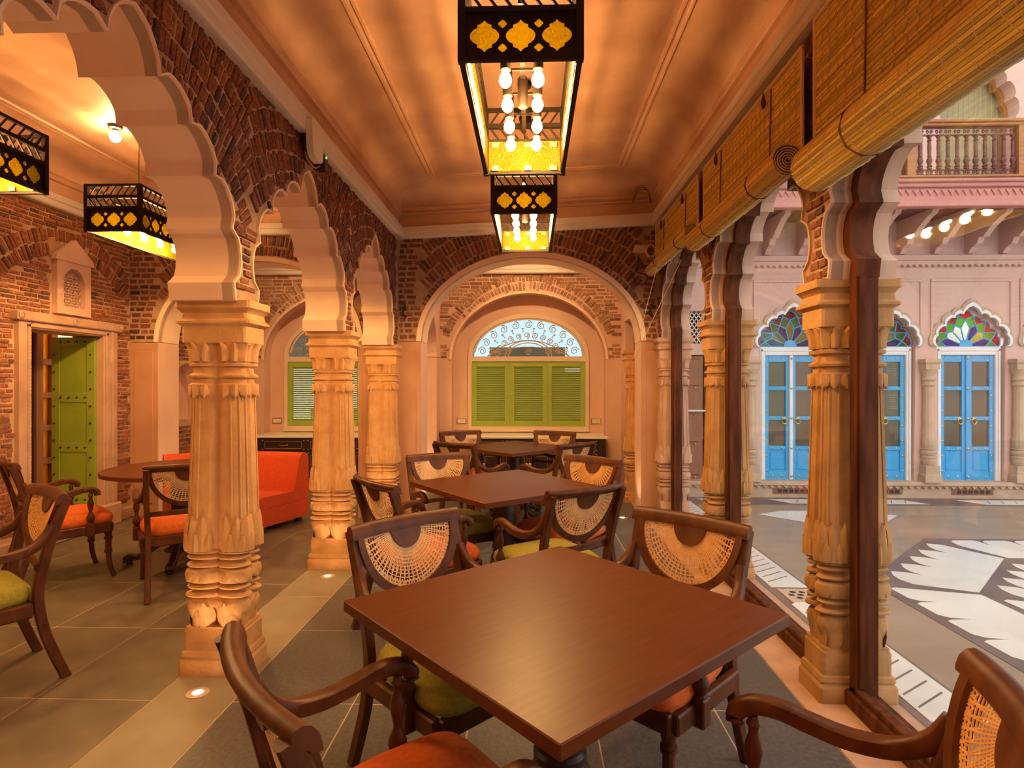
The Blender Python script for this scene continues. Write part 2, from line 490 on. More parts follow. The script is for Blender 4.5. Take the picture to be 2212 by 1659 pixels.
def lay(parent, bricks, keep, fr, rot, mt, depth=.03, proud=.012, most=300):
    """rot(angle)->3x3 whose columns are the brick's length, height and outward directions"""
    sel = []
    for u, v, a, l, h in bricks:
        ca, sa = math.cos(a), math.sin(a)
        def ok(uu, vv, ll): return all(keep(uu+ca*ll*.42*s-sa*h*.4*t, vv+sa*ll*.42*s+ca*h*.4*t) for s in (-1, 0, 1) for t in (-1, 1))
        fit = None
        for ll, sh in ((l, 0), (l*.7, .15), (l*.7, -.15), (l*.42, .28), (l*.42, -.28)):
            uu, vv = u+ca*l*sh, v+sa*l*sh
            if ok(uu, vv, ll): fit = (uu, vv, ll); break
        if fit:
            u, v, l = fit
            pos = fr(u, v, proud-depth/2+rnd.uniform(-.005, .006))
            sel.append((pos, a, l, h))
    dist = lambda s: (s[0][0]**2+s[0][1]**2) + (0 if inframe(s[0]) else 1e4)
    sel.sort(key=dist)
    for k, (pos, a, l, h) in enumerate(sel[:most]):
        o = link('brick', brick_mesh(mt, k % len(BRV)), parent)
        M = rot(a).to_4x4() @ Matrix.Diagonal((l, h, depth, 1))
        o.matrix_local = Matrix.Translation(pos) @ M
    rest = sel[most:]
    if rest:
        m = MB()
        for k, (pos, a, l, h) in enumerate(rest):
            M = Matrix.Translation(pos) @ rot(a).to_4x4() @ Matrix.Diagonal((l, h, depth, 1))
            b = BRV[k % len(BRV)]
            m.add([M @ Vector(v) for v in b.v], b.f)
        o = part('distant_brickwork', m, mt, parent, 0); o['kind'] = 'stuff'
def rotm(U, V, N):
    U, V, N = Vector(U), Vector(V), Vector(N)
    return lambda a: Matrix((U*math.cos(a)+V*math.sin(a), -U*math.sin(a)+V*math.cos(a), N)).transposed()
R_XP = rotm((0, 1, 0), (0, 0, 1), (1, 0, 0))      # wall facing +X
R_XN = rotm((0, 1, 0), (0, 0, 1), (-1, 0, 0))     # wall facing -X
R_YN = rotm((1, 0, 0), (0, 0, 1), (0, -1, 0))     # wall facing -Y

# ------------------------------------------------------------------ floors
m = MB().box(XW-.1, 1.62, Y0, YN2, -.12, -.0012)
floor = struct('floor', m, GROUT, 'stone tiled dining room floor', 'floor')
TM = {}
def tile(name, x0, x1, y0, y1, mt, parent):
    j = .0055
    key = (mt.name, round(x1-x0, 2), round(y1-y0, 2))
    w, d = x1-x0-j, y1-y0-j
    if key not in TM:
        TM[key] = MB().box(-w/2, w/2, -d/2, d/2, -.010, 0, ch=.0015).mesh(name, mt, 0)
    link(name, TM[key], parent, loc=((x0+x1)/2, (y0+y1)/2, 0))
xs = [-1.335, -.79, -.26, .27, .80, 1.20]
y = -1.30+.08
ys = []
while y < YN2:
    ys.append(y); y += .755
for i in range(len(xs)-1):
    for a, b in zip(ys[:-1], ys[1:]): tile('floor_tile', xs[i], xs[i+1], a, b, TILE, floor)
xl = [XW]+[-4.20+.54*k-.21 for k in range(1, 5)]+[-1.705]
xl = [XW, -3.86, -3.32, -2.78, -2.24, -1.705]
for i in range(len(xl)-1):
    for a, b in zip(ys[:-1], ys[1:]): tile('floor_tile', xl[i], xl[i+1], a, b, TILE2, floor)
yy = [-1.22, -.40, .40, 1.22, 2.03, 2.83, 3.05, 3.84, 4.66, 5.48, 6.30, 7.1, 7.9, 8.78]
for a, b in zip(yy[:-1], yy[1:]): tile('border_slab', -1.705, -1.335, a, b, BANDS, floor)
m = MB().box(1.20, 1.62, Y0, YN2, -.0012, .004)
struct('trim_1', m, SANDP, 'pink sandstone threshold along the glazed arches', 'threshold')

# ------------------------------------------------------------------ arcade walls
def arcade_wall(name, xf, xb, cols, sgn, shift, dz, label, PL=ARCHPL):
    pier = .115
    poly = [(Y0, ZT), (Y0, 1.82+dz)]
    archs = []
    for i in range(len(cols)-1):
        c = (cols[i]+cols[i+1])/2+shift; half = (cols[i+1]-cols[i])/2-pier
        f = foil(c, half/.705, dz); archs.append((c, half/.705, f))
        poly += f
    poly += [(cols[-1]+.08, 1.82+dz), (cols[-1]+.08, ZT)]
    w = struct(name, MB().prism(poly, FX(xf, sgn), 0, abs(xb-xf), 0, 1), [MORTARD, PL], label, 'wall', 30)
    for c, sx, f in archs:
        rim = MB().strip(grow(f, (c, 1.9), 1.0), grow(f, (c, 1.9), 1.016), FX(xf, sgn), -.012, .05)
        part('plaster_rim', rim, PL, w)
    return w, archs
wl, al = arcade_wall('wall_left', XLF, XLB, LCOL, -1, -.045, 0, 'brick arcade wall of scalloped arches left of the tables')
br = []
for i, (c, sx, f) in enumerate(al):
    lo, hi = LCOL[i], LCOL[i+1]
    br += [b for b in fan((c, 1.62), .55, 1.75, 4, 176, L=.10, H=.0285, j=.0062) if lo+.008 < b[0] < hi-.008 and not (min(b[0]-lo, hi-b[0]) < .16 and b[1] < 2.2)]
for q in LCOL: br += [b for b in courses(q-.18, q+.18, 1.84, 2.2, L=.095, H=.028, j=.009)]
gl = [grow(f, (c, 1.9), 1.02) for c, sx, f in al]
lay(wl, br, lambda u, v: 1.84 < v < ZT-.1 and not any(pip((u, v), g) for g in gl) and u < 6.09, lambda u, v, d: (XLF+d, u, v), R_XP, BRICK, proud=.006)
# left-room side of the same wall
lay(wl, [b for b in br if b[1] > 2.0], lambda u, v: 1.84 < v < ZT-.1 and not any(pip((u, v), g) for g in gl) and u < 6.09, lambda u, v, d: (XLB-d, u, v), R_XN, BRICK2, proud=.006, most=0)

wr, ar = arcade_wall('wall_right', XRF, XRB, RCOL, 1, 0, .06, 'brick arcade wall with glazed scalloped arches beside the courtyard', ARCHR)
br = []
for i, (c, sx, f) in enumerate(ar):
    lo, hi = RCOL[i], RCOL[i+1]
    br += [b for b in fan((c, 1.62), .55, 1.75, 2, 178, L=.115, H=.035, j=.009) if lo+.008 < b[0] < hi-.008 and not (min(b[0]-lo, hi-b[0]) < .17 and b[1] < 2.35)]
for q in RCOL: br += [b for b in courses(q-.2, q+.2, 1.90, 2.35, L=.085, H=.036, j=.012)]
gr_ = [grow(f, (c, 1.9), 1.02) for c, sx, f in ar]
lay(wr, br, lambda u, v: 1.90 < v < ZT-.02 and not any(pip((u, v), g) for g in gr_) and u < 6.09, lambda u, v, d: (XRF-d, u, v), R_XN, BRICK, proud=.007)
# masonry over the arcades up to the roof, and outside face
struct('wall_right_upper', MB().box(XRF, XRB, Y0, 8.9, ZT, 3.95), FACADE, 'plain wall above the right arcade', 'wall')
struct('wall_left_upper', MB().box(XLB, XLF, Y0, 6.1, ZT, 3.95), CEIL, 'plain wall above the left arcade', 'wall')

# ------------------------------------------------------------------ cross wall with two round arches
ZS = 1.87
cm, am, bm_ = -.006, 1.153, .885
cl, al_, bl_ = -2.91, 1.08, .86
main = ell(cm, am, ZS, bm_); left = ell(cl, al_, ZS, bl_)
poly = [(XW, 3.95), (XW, ZS)] + left + main + [(XRB, ZS), (XRB, 3.95)]
wb_ = struct('wall_back', MB().prism(poly, FY(YB), 0, YB2-YB, 0, 1), [MORTARD, ARCHPL], 'brick cross wall with two wide round arches', 'wall', 30)
for a, b in ((XW, cl-al_), (cl+al_, cm-am), (cm+am, XRB)):
    p = part('plaster_pier', MB().box(a, b, YB, YB2, 0, ZS-.005), PLASTER, wb_)
    part('pier_face', MB().box(a+.004, b-.004, YB-.010, YB+.01, .0, ZS-.006, ch=.003), TERRA, wb_)
    part('pier_panel', MB().box(a+.05, b-.05, YB-.020, YB+.0, .14, ZS-.10, ch=.005), TERRA, wb_)
for f, c in ((main, cm), (left, cl)):
    part('arch_rim', MB().strip(grow(f, (c, ZS), 1.0), grow(f, (c, ZS), 1.045, 1.06), FY(YB), -.012, .06), ARCHPL, wb_)
br = [b for b in fan((cm, 1.45), .9, 2.0, 12, 168, L=.125, H=.036, j=.011) if abs(b[0]-cm) < 1.14]
br += [b for b in courses(XLF+.02, XRF-.02, 1.90, 3.04, L=.10, H=.04, j=.02) if abs(b[0]-cm) > 1.17]
br += [b for b in fan((cl, 1.45), .9, 2.0, 12, 168, L=.125, H=.036, j=.011) if abs(b[0]-cl) < 1.06]
br += [b for b in courses(XW+.01, XLB-.02, 1.90, 3.04, L=.10, H=.04, j=.02) if abs(b[0]-cl) > 1.09]
g1, g2 = grow(main, (cm, ZS), 1.048, 1.064), grow(left, (cl, ZS), 1.048, 1.064)
lay(wb_, br, lambda u, v: 1.89 < v < 3.08 and not pip((u, v), g1) and not pip((u, v), g2) and (u < XLB-.01 or XLF+.01 < u < XRF-.01), lambda u, v, d: (u, YB-d, v), R_YN, BRICK, proud=.007)

# ------------------------------------------------------------------ window wall of the far room
wn = None
def niche_wall():
    global wn
    cs = (-.04, -2.85); a = 1.13; zs = 1.78; b = .975
    n1, n2 = ell(cs[1], a, zs, b), ell(cs[0], a, zs, b)
    poly = [(XW, 3.95), (XW, 0), (cs[1]-a, 0)] + n1 + [(cs[1]+a, 0), (cs[0]-a, 0)] + n2 + [(cs[0]+a, 0), (XRB, 0), (XRB, 3.95)]
    wn = struct('wall_window', MB().prism(poly, FY(YN), 0, .20, 0, 1), [PLASTER, PLASTER], 'far wall with two arched shutter windows', 'wall', 30)
    holes = []
    for c in cs:
        holes.append([(c-.865, .765), (c+.865, .765), (c+.865, 1.83)] + arc(c, 1.83, .865, .60, 0, 180, 24)[1:-1] + [(c-.865, 1.83)])
    part('niche_back', MB().prism([(XW, 0), (XRB, 0), (XRB, 3.95), (XW, 3.95)], FY(YN+.20), 0, .12, 0, 0, holes), PLASTER, wn)
    for c in cs:
        f = ell(c, a, zs, b)
        part('plaster_rim', MB().strip(f, grow(f, (c, zs), 1.035), FY(YN), -.015, .03), ARCHPL, wn)
    br = []
    for c in cs:
        lo, hi = ((XW, -1.66) if c < -1 else (-1.33, XRF))
        br += [q for q in fan((c, 1.70), 1.09, 1.30, 20, 160, L=.13, H=.04)]
        ring = grow(ell(c, a, zs, b), (c, 1.70), 1.20)
        br += [q for q in courses(lo, hi, 2.02, 3.06, L=.17, H=.04, j=.014) if not pip((q[0], q[1]), ring) and lo+.02 < q[0] < hi-.02]
        br += [q for q in courses(lo, hi, 1.80, 2.02, L=.10, H=.04, j=.014) if abs(q[0]-c) > a+.03 and lo+.02 < q[0] < hi-.02]
    gg = [grow(ell(c, a, zs, b), (c, zs), 1.045) for c in cs]
    lay(wn, br, lambda u, v: 1.80 < v < 3.05 and not any(pip((u, v), g) for g in gg), lambda u, v, d: (u, YN-d, v), R_YN, BRICK3, depth=.022, proud=.005)
niche_wall()
# arch between the two halves of the far room, in line with the left arcade
f = ell(7.45, .80, 1.86, .70)
poly = [(YB2, 3.95), (YB2, 0), (6.65, 0)] + f + [(8.25, 0), (YN, 0), (YN, 3.95)]
wp = struct('wall_partition', MB().prism(poly, FX(-1.345, -1), 0, .30, 0, 0), [PLASTER], 'plastered arch between the two far bays', 'wall', 30)
for a, b in ((6.46, 6.66), (8.24, 8.55)):
    part('impost', MB().box(-1.655, -1.335, a, b, 1.80, 1.85, ch=.01), PLASTER, wp)

# ------------------------------------------------------------------ left wall with the green door
DY0, DY1, DZ0, DZ1 = 4.82, 5.66, .22, 1.895
hole = [(DY0, DZ0), (DY1, DZ0), (DY1, DZ1), (DY0, DZ1)]
nic = [(6.86, .98), (7.42, .98), (7.42, 1.34)] + arc(7.14, 1.34, .28, .34, 0, 180, 14)[1:-1] + [(6.86, 1.34)]
ww = struct('wall_far_left', MB().prism([(Y0, 0), (YN2, 0), (YN2, 3.95), (Y0, 3.95)], FX(XW, -1), 0, .28, 0, 1, [hole, nic]), [MORTAR, PLASTER], 'exposed brick wall with a green door', 'wall', 30)
part('niche_back', MB().box(XW-.30, XW-.16, 6.8, 7.5, .9, 1.75), PLASTER, ww)
ca, cz, rr = 5.30, 1.62, .98
br = [b for b in fan((ca, cz), rr, rr+.24, 8, 172, L=.115, H=.031, j=.010) if b[0] < 6.1]
br += [b for b in courses(3.6, 6.09, .16, 3.0, L=.125, H=.031, j=.010) if not (rr-.01 < math.hypot(b[0]-ca, b[1]-cz) < rr+.25 and b[1] > cz+.1)]
br += courses(6.48, 8.5, .16, 3.0, L=.13, H=.038, j=.012)
def kp(u, v):
    if v < .13: return False
    if 4.69 < u < 5.86 and v < 2.03: return False
    if 5.07 < u < 5.50 and 2.04 < v < 2.72: return False
    if 6.83 < u < 7.45 and .94 < v < 1.70: return False
    return u < 6.09 or u > 6.47
lay(ww, br, kp, lambda u, v, d: (XW+d, u, v), R_XP, BRICK2, proud=.008)
struct('baseboard_left', MB().box(XW, XW+.05, Y0, 4.70, 0, .12, ch=.01).box(XW, XW+.05, 5.85, 6.1, 0, .12, ch=.01), SANDP, 'low stone plinth along the left wall', 'baseboard')

# ------------------------------------------------------------------ enclosing walls and roof
struct('wall_rear', MB().box(XW-.3, XRB, Y0-.2, Y0, 0, 3.95), PLASTER, 'plain wall behind the camera', 'wall')
struct('wall_vestibule_right', MB().box(XRF, XRB, YB2, 7.0, 0, 3.10).box(XRF, XRB, 8.2, 8.9, 0, 3.10).box(XRF, XRB, 7.0, 8.2, 2.3, 3.1), PLASTER, 'right wall of the far room', 'wall')
struct('roof', MB().box(XW-.3, XRB+.05, Y0-.2, 8.95, 3.95, 4.1), FACADE, 'flat roof slab', 'roof')

# ------------------------------------------------------------------ coved ceilings
def coved(tagname, x0, x1, y0, y1, zl, zr, label, corn=True, mould=True):
    zc = lambda x: zl+(zr-zl)*(x-x0)/(x1-x0)
    def ring(ins, dz):
        return [(x, y, zc(x)+dz) for x, y in ((x0+ins, y0+ins), (x1-ins, y0+ins), (x1-ins, y1-ins), (x0+ins, y1-ins))]
    prof = [(.02, .11), (.025, .24), (.05, .245), (.06, .26), (.05, .275), (.045, .285), (.065, .295), (.068, .315), (.05, .325)]
    prof += [(.05+.34*(1-math.cos(R(a))), .325+.165*math.sin(R(a))) for a in range(15, 91, 15)]
    c = struct(tagname, MB().loft([ring(*p) for p in prof], cap=False).add(ring(*prof[-1]), [(0, 1, 2, 3)]), CEIL, label, 'ceiling', 28)
    if mould:
        pr = [(.405, .489), (.413, .476), (.428, .476), (.436, .486), (.452, .486), (.460, .474), (.474, .474), (.482, .491)]
        part('panel_moulding', MB().loft([ring(*p) for p in pr], cap=False), CEIL, c, 50)
    if corn:
        pr = [(0, .0), (.055, .0), (.065, .012), (.065, .055), (.072, .06), (.072, .115), (.015, .118)]
        part('cornice', MB().loft([ring(*p) for p in pr], cap=False), CORN, c, 30)
    return c
coved('ceiling', XLF, XRF, Y0, YB, 2.94, 3.07, 'coved peach plaster ceiling with moulded panel above the tables')
coved('ceiling_left', XW, XLB, Y0, YB, 3.0, 3.0, 'coved peach plaster ceiling of the left room')
coved('ceiling_far', -1.345, XRF, YB2, YN, 3.04, 3.04, 'coved ceiling of the far room')
coved('ceiling_far_left', XW, -1.645, YB2, YN, 3.04, 3.04, 'coved ceiling of the far left room')

# ------------------------------------------------------------------ carved columns
def lobed(s, ys, n=7, c=.48):
    r = 1-c; pts = []
    for q in range(4):
        d = R(45+90*q)
        for k in range(n):
            t = -1+2*k/n
            # points on the lobe's circle seen from the column's axis
            phi = R(45)*t
            cc = c*math.sqrt(2)
            rad = cc*math.cos(phi)+math.sqrt(max(0, r*r-(cc*math.sin(phi))**2))
            pts.append((s*rad*math.cos(d+phi), s*ys*rad*math.sin(d+phi)))
    return pts
def leaf_grid(w, h, bulge, curl, n=5):
    """carved leaf standing on its base: x across, y outwards, z up"""
    vs = []; fs = []
    for i in range(n+1):
        v = i/n; ww = w*(math.sin(math.pi*min(.98, .18+.80*v))**.6 if v < 1 else .05)
        for k in range(5):
            u = -1+k/2
            vs.append((u*ww, bulge*(1-u*u)-.004*u*u+curl*v**3, h*v))
    for i in range(n):
        for k in range(4):
            a = i*5+k; fs.append((a, a+1, a+6, a+5))
    return vs, fs
def ring_of_leaves(mb, s, ys, z, w, h, bulge, curl, per=4, off=0.0, flip=False):
    vs, fs = leaf_grid(w, h, bulge, curl)
    for q in range(4):
        d = R(45+90*q); cx, cy = .48*s*math.sqrt(2)*math.cos(d), .48*s*math.sqrt(2)*math.sin(d)
        for k in range(per):
            a = d+R(-78+156*(k+.5+off)/per)
            px, py = cx+.52*s*math.cos(a), cy+.52*s*math.sin(a)
            M = Matrix.Translation((px, py*ys, z)) @ Matrix.Rotation(a-math.pi/2, 4, 'Z')
            if flip: M = M @ Matrix.Diagonal((1, 1, -1, 1))
            mb.add([M @ Vector(v) for v in vs], fs)
COLUMN = {}
def col_parts(mt, ys):
    key = (mt.name, ys)
    if key in COLUMN: return COLUMN[key]
    P = {}
    lo = lambda prof, c=.48, n=7: [[(x, y, z) for x, y in lobed(s, ys, n, c)] for s, z in prof]
    def sq(mb, prof):
        k = .93
        mb.loft([[(-s*k, -s*ys, z), (s*k, -s*ys, z), (s, -s*ys*k, z), (s, s*ys*k, z), (s*k, s*ys, z), (-s*k, s*ys, z), (-s, s*ys*k, z), (-s, -s*ys*k, z)] for s, z in prof])
    m = MB(); sq(m, [(.172, 0), (.172, .07), (.168, .075), (.160, .085), (.166, .095), (.160, .115), (.150, .12), (.150, .215), (.144, .222), (.144, .235)])
    P['plinth'] = m.mesh('plinth', mt, 30)
    m = MB(); m.loft(lo([(.120, .232), (.136, .262), (.152, .305), (.156, .338), (.146, .362), (.132, .370), (.132, .376), (.160, .381), (.164, .388), (.160, .395), (.128, .401), (.126, .414), (.152, .420), (.157, .427), (.152, .434), (.132, .440), (.146, .448), (.162, .462), (.166, .485), (.160, .506), (.142, .516), (.132, .520), (.154, .526), (.159, .533), (.154, .540), (.128, .547), (.126, .559), (.152, .565), (.157, .572), (.152, .579), (.134, .584), (.134, .590), (.158, .594), (.162, .600), (.156, .607)], .494, 10))
    ring_of_leaves(m, .128, ys, .232, .052, .125, .012, .012, 3)
    ring_of_leaves(m, .150, ys, .452, .036, .06, .010, -.006, 4)
    P['base_rings'] = m.mesh('base_rings', mt, 32)
    m = MB(); m.loft(lo([(.152, .605), (.162, .64), (.160, .70), (.152, .755), (.147, .77)], .49))
    ring_of_leaves(m, .157, ys, .606, .032, .172, .014, -.012, 4)
    ring_of_leaves(m, .160, ys, .606, .028, .085, .016, -.002, 4, .5)
    P['leaf_collar'] = m.mesh('leaf_collar', mt, 32)
    m = MB(); sh = []
    for k in range(7):
        t = k/6; sh.append((.149-.018*t, .765+.61*t))
    m.loft(lo(sh))
    for q in range(4):
        for da in (-34, 0, 34):
            d = R(45+90*q); a = d+R(da)
            pts = []
            for s, z in sh: pts.append(((.48*s*math.sqrt(2)*math.cos(d)+.525*s*math.cos(a)), (.48*s*math.sqrt(2)*math.sin(d)+.525*s*math.sin(a))*ys, z))
            m.tube(pts, .0055, 5)
    P['shaft'] = m.mesh('shaft', mt, 25)
    m = MB(); m.loft(lo([(.131, 1.37), (.138, 1.375), (.150, 1.405), (.150, 1.418), (.133, 1.425), (.133, 1.445), (.150, 1.452), (.152, 1.462), (.132, 1.475), (.130, 1.50), (.148, 1.508), (.150, 1.52), (.134, 1.528), (.134, 1.535)]))
    ring_of_leaves(m, .140, ys, 1.418, .027, .065, .014, .002, 4, 0, True)
    P['upper_rings'] = m.mesh('upper_rings', mt, 32)
    m = MB(); m.loft(lo([(.130, 1.53), (.134, 1.56), (.146, 1.59), (.160, 1.612), (.160, 1.622)]))
    ring_of_leaves(m, .132, ys, 1.53, .027, .092, .018, .020, 4)
    P['capital'] = m.mesh('capital', mt, 32)
    m = MB(); sq(m, [(.150, 1.618), (.158, 1.622), (.158, 1.70), (.166, 1.706), (.182, 1.715), (.182, 1.726), (.165, 1.738), (.160, 1.765), (.176, 1.785), (.184, 1.79), (.184, 1.825)])
    P['abacus'] = m.mesh('abacus', mt, 30)
    COLUMN[key] = P
    return P
def column(x, y, label, mt=SAND, ys=.63, zs=1.0, group=None):
    t = thing('carved_column', label, 'column', (x, y, 0), 0, group)
    for k, me in col_parts(mt, ys).items():
        link(k, me, t, scl=(1, 1, zs))
    return t
XC, XD = -1.54, 1.45
column(XC, LCOL[2], 'large carved sandstone column nearest on the left, behind the orange chair')
column(XC, LCOL[3], 'carved sandstone column beside the orange sofa')
column(XC, LCOL[4]-.01, 'carved column set against the cross wall')
column(XC, LCOL[1], 'carved column at the left edge beside the camera')
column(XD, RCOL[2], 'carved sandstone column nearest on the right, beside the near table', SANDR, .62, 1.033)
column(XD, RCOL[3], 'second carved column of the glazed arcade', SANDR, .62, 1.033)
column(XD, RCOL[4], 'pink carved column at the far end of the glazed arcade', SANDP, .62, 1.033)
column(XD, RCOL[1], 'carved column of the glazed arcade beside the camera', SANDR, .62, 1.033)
column(XRF-.02, 7.12, 'small carved column at the right opening of the far room', SAND, .76, 1.0)

# ------------------------------------------------------------------ glazed timber frames in the right arches
FB = bpy.data.objects.new
for i, (c, sx, f) in enumerate(ar):
    lo, hi = RCOL[i]+.115, RCOL[i+1]-.115
    w = bpy.data.objects.new('window_%d' % (i+3), None); COL.objects.link(w); w['kind'] = 'structure'
    tag(w, 'teak framed glass filling a courtyard arch, %s' % ['behind the camera', 'nearest to the right', 'second from the camera', 'farthest from the camera'][i], 'window')
    g = grow(f, (c, 1.9), .925, .95)
    part('frame_head', MB().strip(f, g, FX(1.40), 0, .10), FRAMEW, w, 40)
    for s, y in ((1, lo), (-1, hi)):
        mb = MB(); a, b = sorted((y, y+s*.05)); mb.box(1.40, 1.50, a, b, .06, 1.885, ch=.004)
        a, b = sorted((y+s*.05, y+s*.062)); mb.box(1.415, 1.44, a, b, .11, 1.885)
        part('jamb', mb, FRAMEW, w)
    part('sill', MB().box(1.385, 1.505, lo-.02, hi+.02, .004, .075, ch=.006).box(1.40, 1.44, lo, hi, .075, .10, ch=.004), FRAMEW, w)
    pn = grow(f, (c, 1.9), .95, .965)
    part('pane', MB().prism([(lo+.04, .09)] + pn[1:-1] + [(hi-.04, .09)], FX(1.455), 0, .006), CLEAR, w, 0)
# ------------------------------------------------------------------ armchair with fan-shaped cane back
def back_pt(x, z):
    """point of the curved, raked back: x across, z height"""
    t = (z-.44)/.44
    return (x, -.235-.085*t-.035*t*t+.10*(x*x/.05)*.30, z)
def chair_meshes():
    P = []
    # seat cushion
    m = MB(); n = 14; rings = []
    def outline(k, ins):
        a = 2*math.pi*k/40; c, s = math.cos(a), math.sin(a); e = .30
        X = math.copysign(abs(c)**e, c); Y = math.copysign(abs(s)**e, s)
        w = .245 if Y > 0 else .245-.03*(-Y)
        return (X*(w-ins), Y*(.235-ins)+.01)
    for ins, z in ((.012, .395), (0, .405), (-.006, .430), (0, .458), (.018, .476), (.05, .488), (.11, .498), (.18, .503), (.225, .504)):
        rings.append([(*outline(k, ins), z) for k in range(40)])
    m.loft(rings); P.append(('seat', m.mesh('seat', ORANGE, 60)))
    # seat rails
    m = MB()
    for s in (-1, 1):
        m.box(s*.245-.017 if s > 0 else -.262, .262 if s > 0 else -.228, -.21, .215, .335, .40, ch=.006)
    m.box(-.24, .24, .20, .235, .335, .40, ch=.006); m.box(-.215, .215, -.245, -.205, .335, .40, ch=.006)
    P.append(('seat_frame', m.mesh('seat_frame', WOOD)))
    # rear legs running up into the stiles
    for s in (-1, 1):
        m = MB()
        path = [(s*.225, -.345, 0), (s*.222, -.300, .12), (s*.218, -.258, .26), (s*.216, -.238, .40), (s*.220, -.243, .50), (s*.226, -.268, .62), (s*.230, -.300, .74), (s*.232, -.345, .87)]
        m.sweep(spline(path, 4), rsec(.017, .021), up=(0, 1, 0))
        P.append(('rear_leg', m.mesh('rear_leg', WOOD)))
    # front legs: turned, sabre toe
    for s in (-1, 1):
        m = MB(); path = []; rad = []
        prof = [(.345, .025), (.325, .026), (.31, .021), (.30, .021), (.297, .027), (.290, .027), (.287, .022), (.284, .027), (.277, .027), (.274, .020), (.22, .0205), (.205, .020), (.202, .026), (.195, .026), (.192, .021), (.189, .026), (.182, .026), (.179, .019), (.12, .018), (.06, .0165), (.0, .0165)]
        for z, r in prof:
            q = max(0, (.18-z)/.18)
            path.append((s*(.222+.006*q*q), .205+.035*q*q, z)); rad.append(r)
        m.tube(path, rad, 10)
        P.append(('front_leg', m.mesh('front_leg', WOOD)))
    # top rail, rolled over
    m = MB(); rings = []
    for k in range(17):
        x = -.25+.5*k/16
        _, yb, _ = back_pt(x, .83)
        q = []
        for dy, z in ((.010, .843), (.013, .856), (.009, .874), (-.002, .888), (-.016, .893), (-.029, .888), (-.035, .876), (-.029, .864), (-.020, .857), (-.010, .851), (-.006, .843)):
            q.append((x, back_pt(x, min(z, .86))[1]+dy, z))
        rings.append(q)
    m.loft(rings)
    P.append(('top_rail', m.mesh('top_rail', WOOD, 65)))
    # half-round cane frame and the tongue under the rail
    zc = .850; KZ = 1.10
    def bow(r0, r1, a0, a1, n, th, mb, sx=1.0):
        rings = []
        for k in range(n+1):
            a = R(a0+(a1-a0)*k/n); q = []
            for r, d in ((r0, th), (r1, th), (r1, -th), (r0, -th)):
                x, z = sx*r*math.cos(a), zc+KZ*r*math.sin(a)
                p = back_pt(x, z); q.append((p[0], p[1]+d, p[2]))
            rings.append(q)
        mb.loft(rings)
    m = MB(); bow(.200, .229, 180, 360, 28, .012, m)
    P.append(('back_frame', m.mesh('back_frame', WOOD)))
    m = MB(); bow(.004, .070, 180, 360, 14, .009, m)
    P.append(('back_tongue', m.mesh('back_tongue', WOOD)))
    # woven cane
    m = MB(); th = .0012
    def ribbon(pts, w):
        rr = []
        for i, (x, z) in enumerate(pts):
            j0, j1 = max(0, i-1), min(len(pts)-1, i+1)
            tx, tz = pts[j1][0]-pts[j0][0], pts[j1][1]-pts[j0][1]; L = math.hypot(tx, tz) or 1
            nx, nz = -tz/L*w, tx/L*w
            q = []
            for sgn, d in ((1, th), (-1, th), (-1, -th), (1, -th)):
                p = back_pt(x+nx*sgn, zc+(z+nz*sgn-zc)*KZ); q.append((p[0], p[1]+d, p[2]))
            rr.append(q)
        m.loft(rr)
    for k in range(11):
        r = .076+.0119*k
        ribbon([(r*math.cos(R(a)), zc+r*math.sin(R(a))) for a in range(182, 359, 8)], .0015)
    nr = 52
    for k in range(nr+1):
        a = 182+176*k/nr; a2 = a+2.2*(1 if k % 2 else -1)
        ribbon([(.068*math.cos(R(a)), zc+.068*math.sin(R(a))), (.13*math.cos(R(a)), zc+.13*math.sin(R(a))), (.203*math.cos(R(a2)), zc+.203*math.sin(R(a2)))], .0016)
    for k in range(46):            # crossed rim lacing
        a = 182+176*k/46
        for d in (3.2, -3.2):
            ribbon([(.178*math.cos(R(a)), zc+.178*math.sin(R(a))), (.203*math.cos(R(a+d)), zc+.203*math.sin(R(a+d)))], .0013)
    P.append(('cane_panel', m.mesh('cane_panel', CANE, 0)))
    # lower back rail
    m = MB(); m.sweep([back_pt(-.222+.444*k/8, .555) for k in range(9)], rsec(.010, .016))
    P.append(('lower_rail', m.mesh('lower_rail', WOOD)))
    # arms and turned arm posts
    for s in (-1, 1):
        m = MB()
        path = [(s*.231, -.290, .745), (s*.240, -.255, .690), (s*.256, -.195, .650), (s*.270, -.110, .638), (s*.275, -.030, .650), (s*.274, .030, .664), (s*.270, .085, .664), (s*.268, .122, .642), (s*.268, .126, .617)]
        sp = spline(path, 5)
        sc = []
        for i in range(len(sp)):
            t = i/(len(sp)-1); sc.append((1+.35*math.sin(math.pi*min(1, t*1.1))**2, 1.0))
        m.sweep(sp, rsec(.016, .020, .35), scales=sc)
        P.append(('arm', m.mesh('arm', WOOD, 50)))
        m = MB()
        m.lathe([(.010, .640), (.013, .628), (.017, .62), (.012, .61), (.011, .598), (.019, .572), (.021, .555), (.015, .525), (.010, .505), (.013, .495), (.024, .470), (.026, .455), (.020, .436), (.014, .428), (.019, .424), (.019, .416)][::-1], 12, (s*.268, .085, 0))
        m.box(s*.268-.022, s*.268+.022, .060, .110, .325, .418, ch=.005)
        P.append(('arm_post', m.mesh('arm_post', WOOD)))
    return P
CH = chair_meshes()
def recol(me, mt):
    c = me.copy(); c.materials.clear(); c.materials.append(mt); return c
SEATS = {'orange': CH[0][1], 'olive': recol(CH[0][1], OLIVE)}
CANEM = {0: [m for n, m in CH if n == 'cane_panel'][0]}
CANEM[1] = recol(CANEM[0], CANE2)
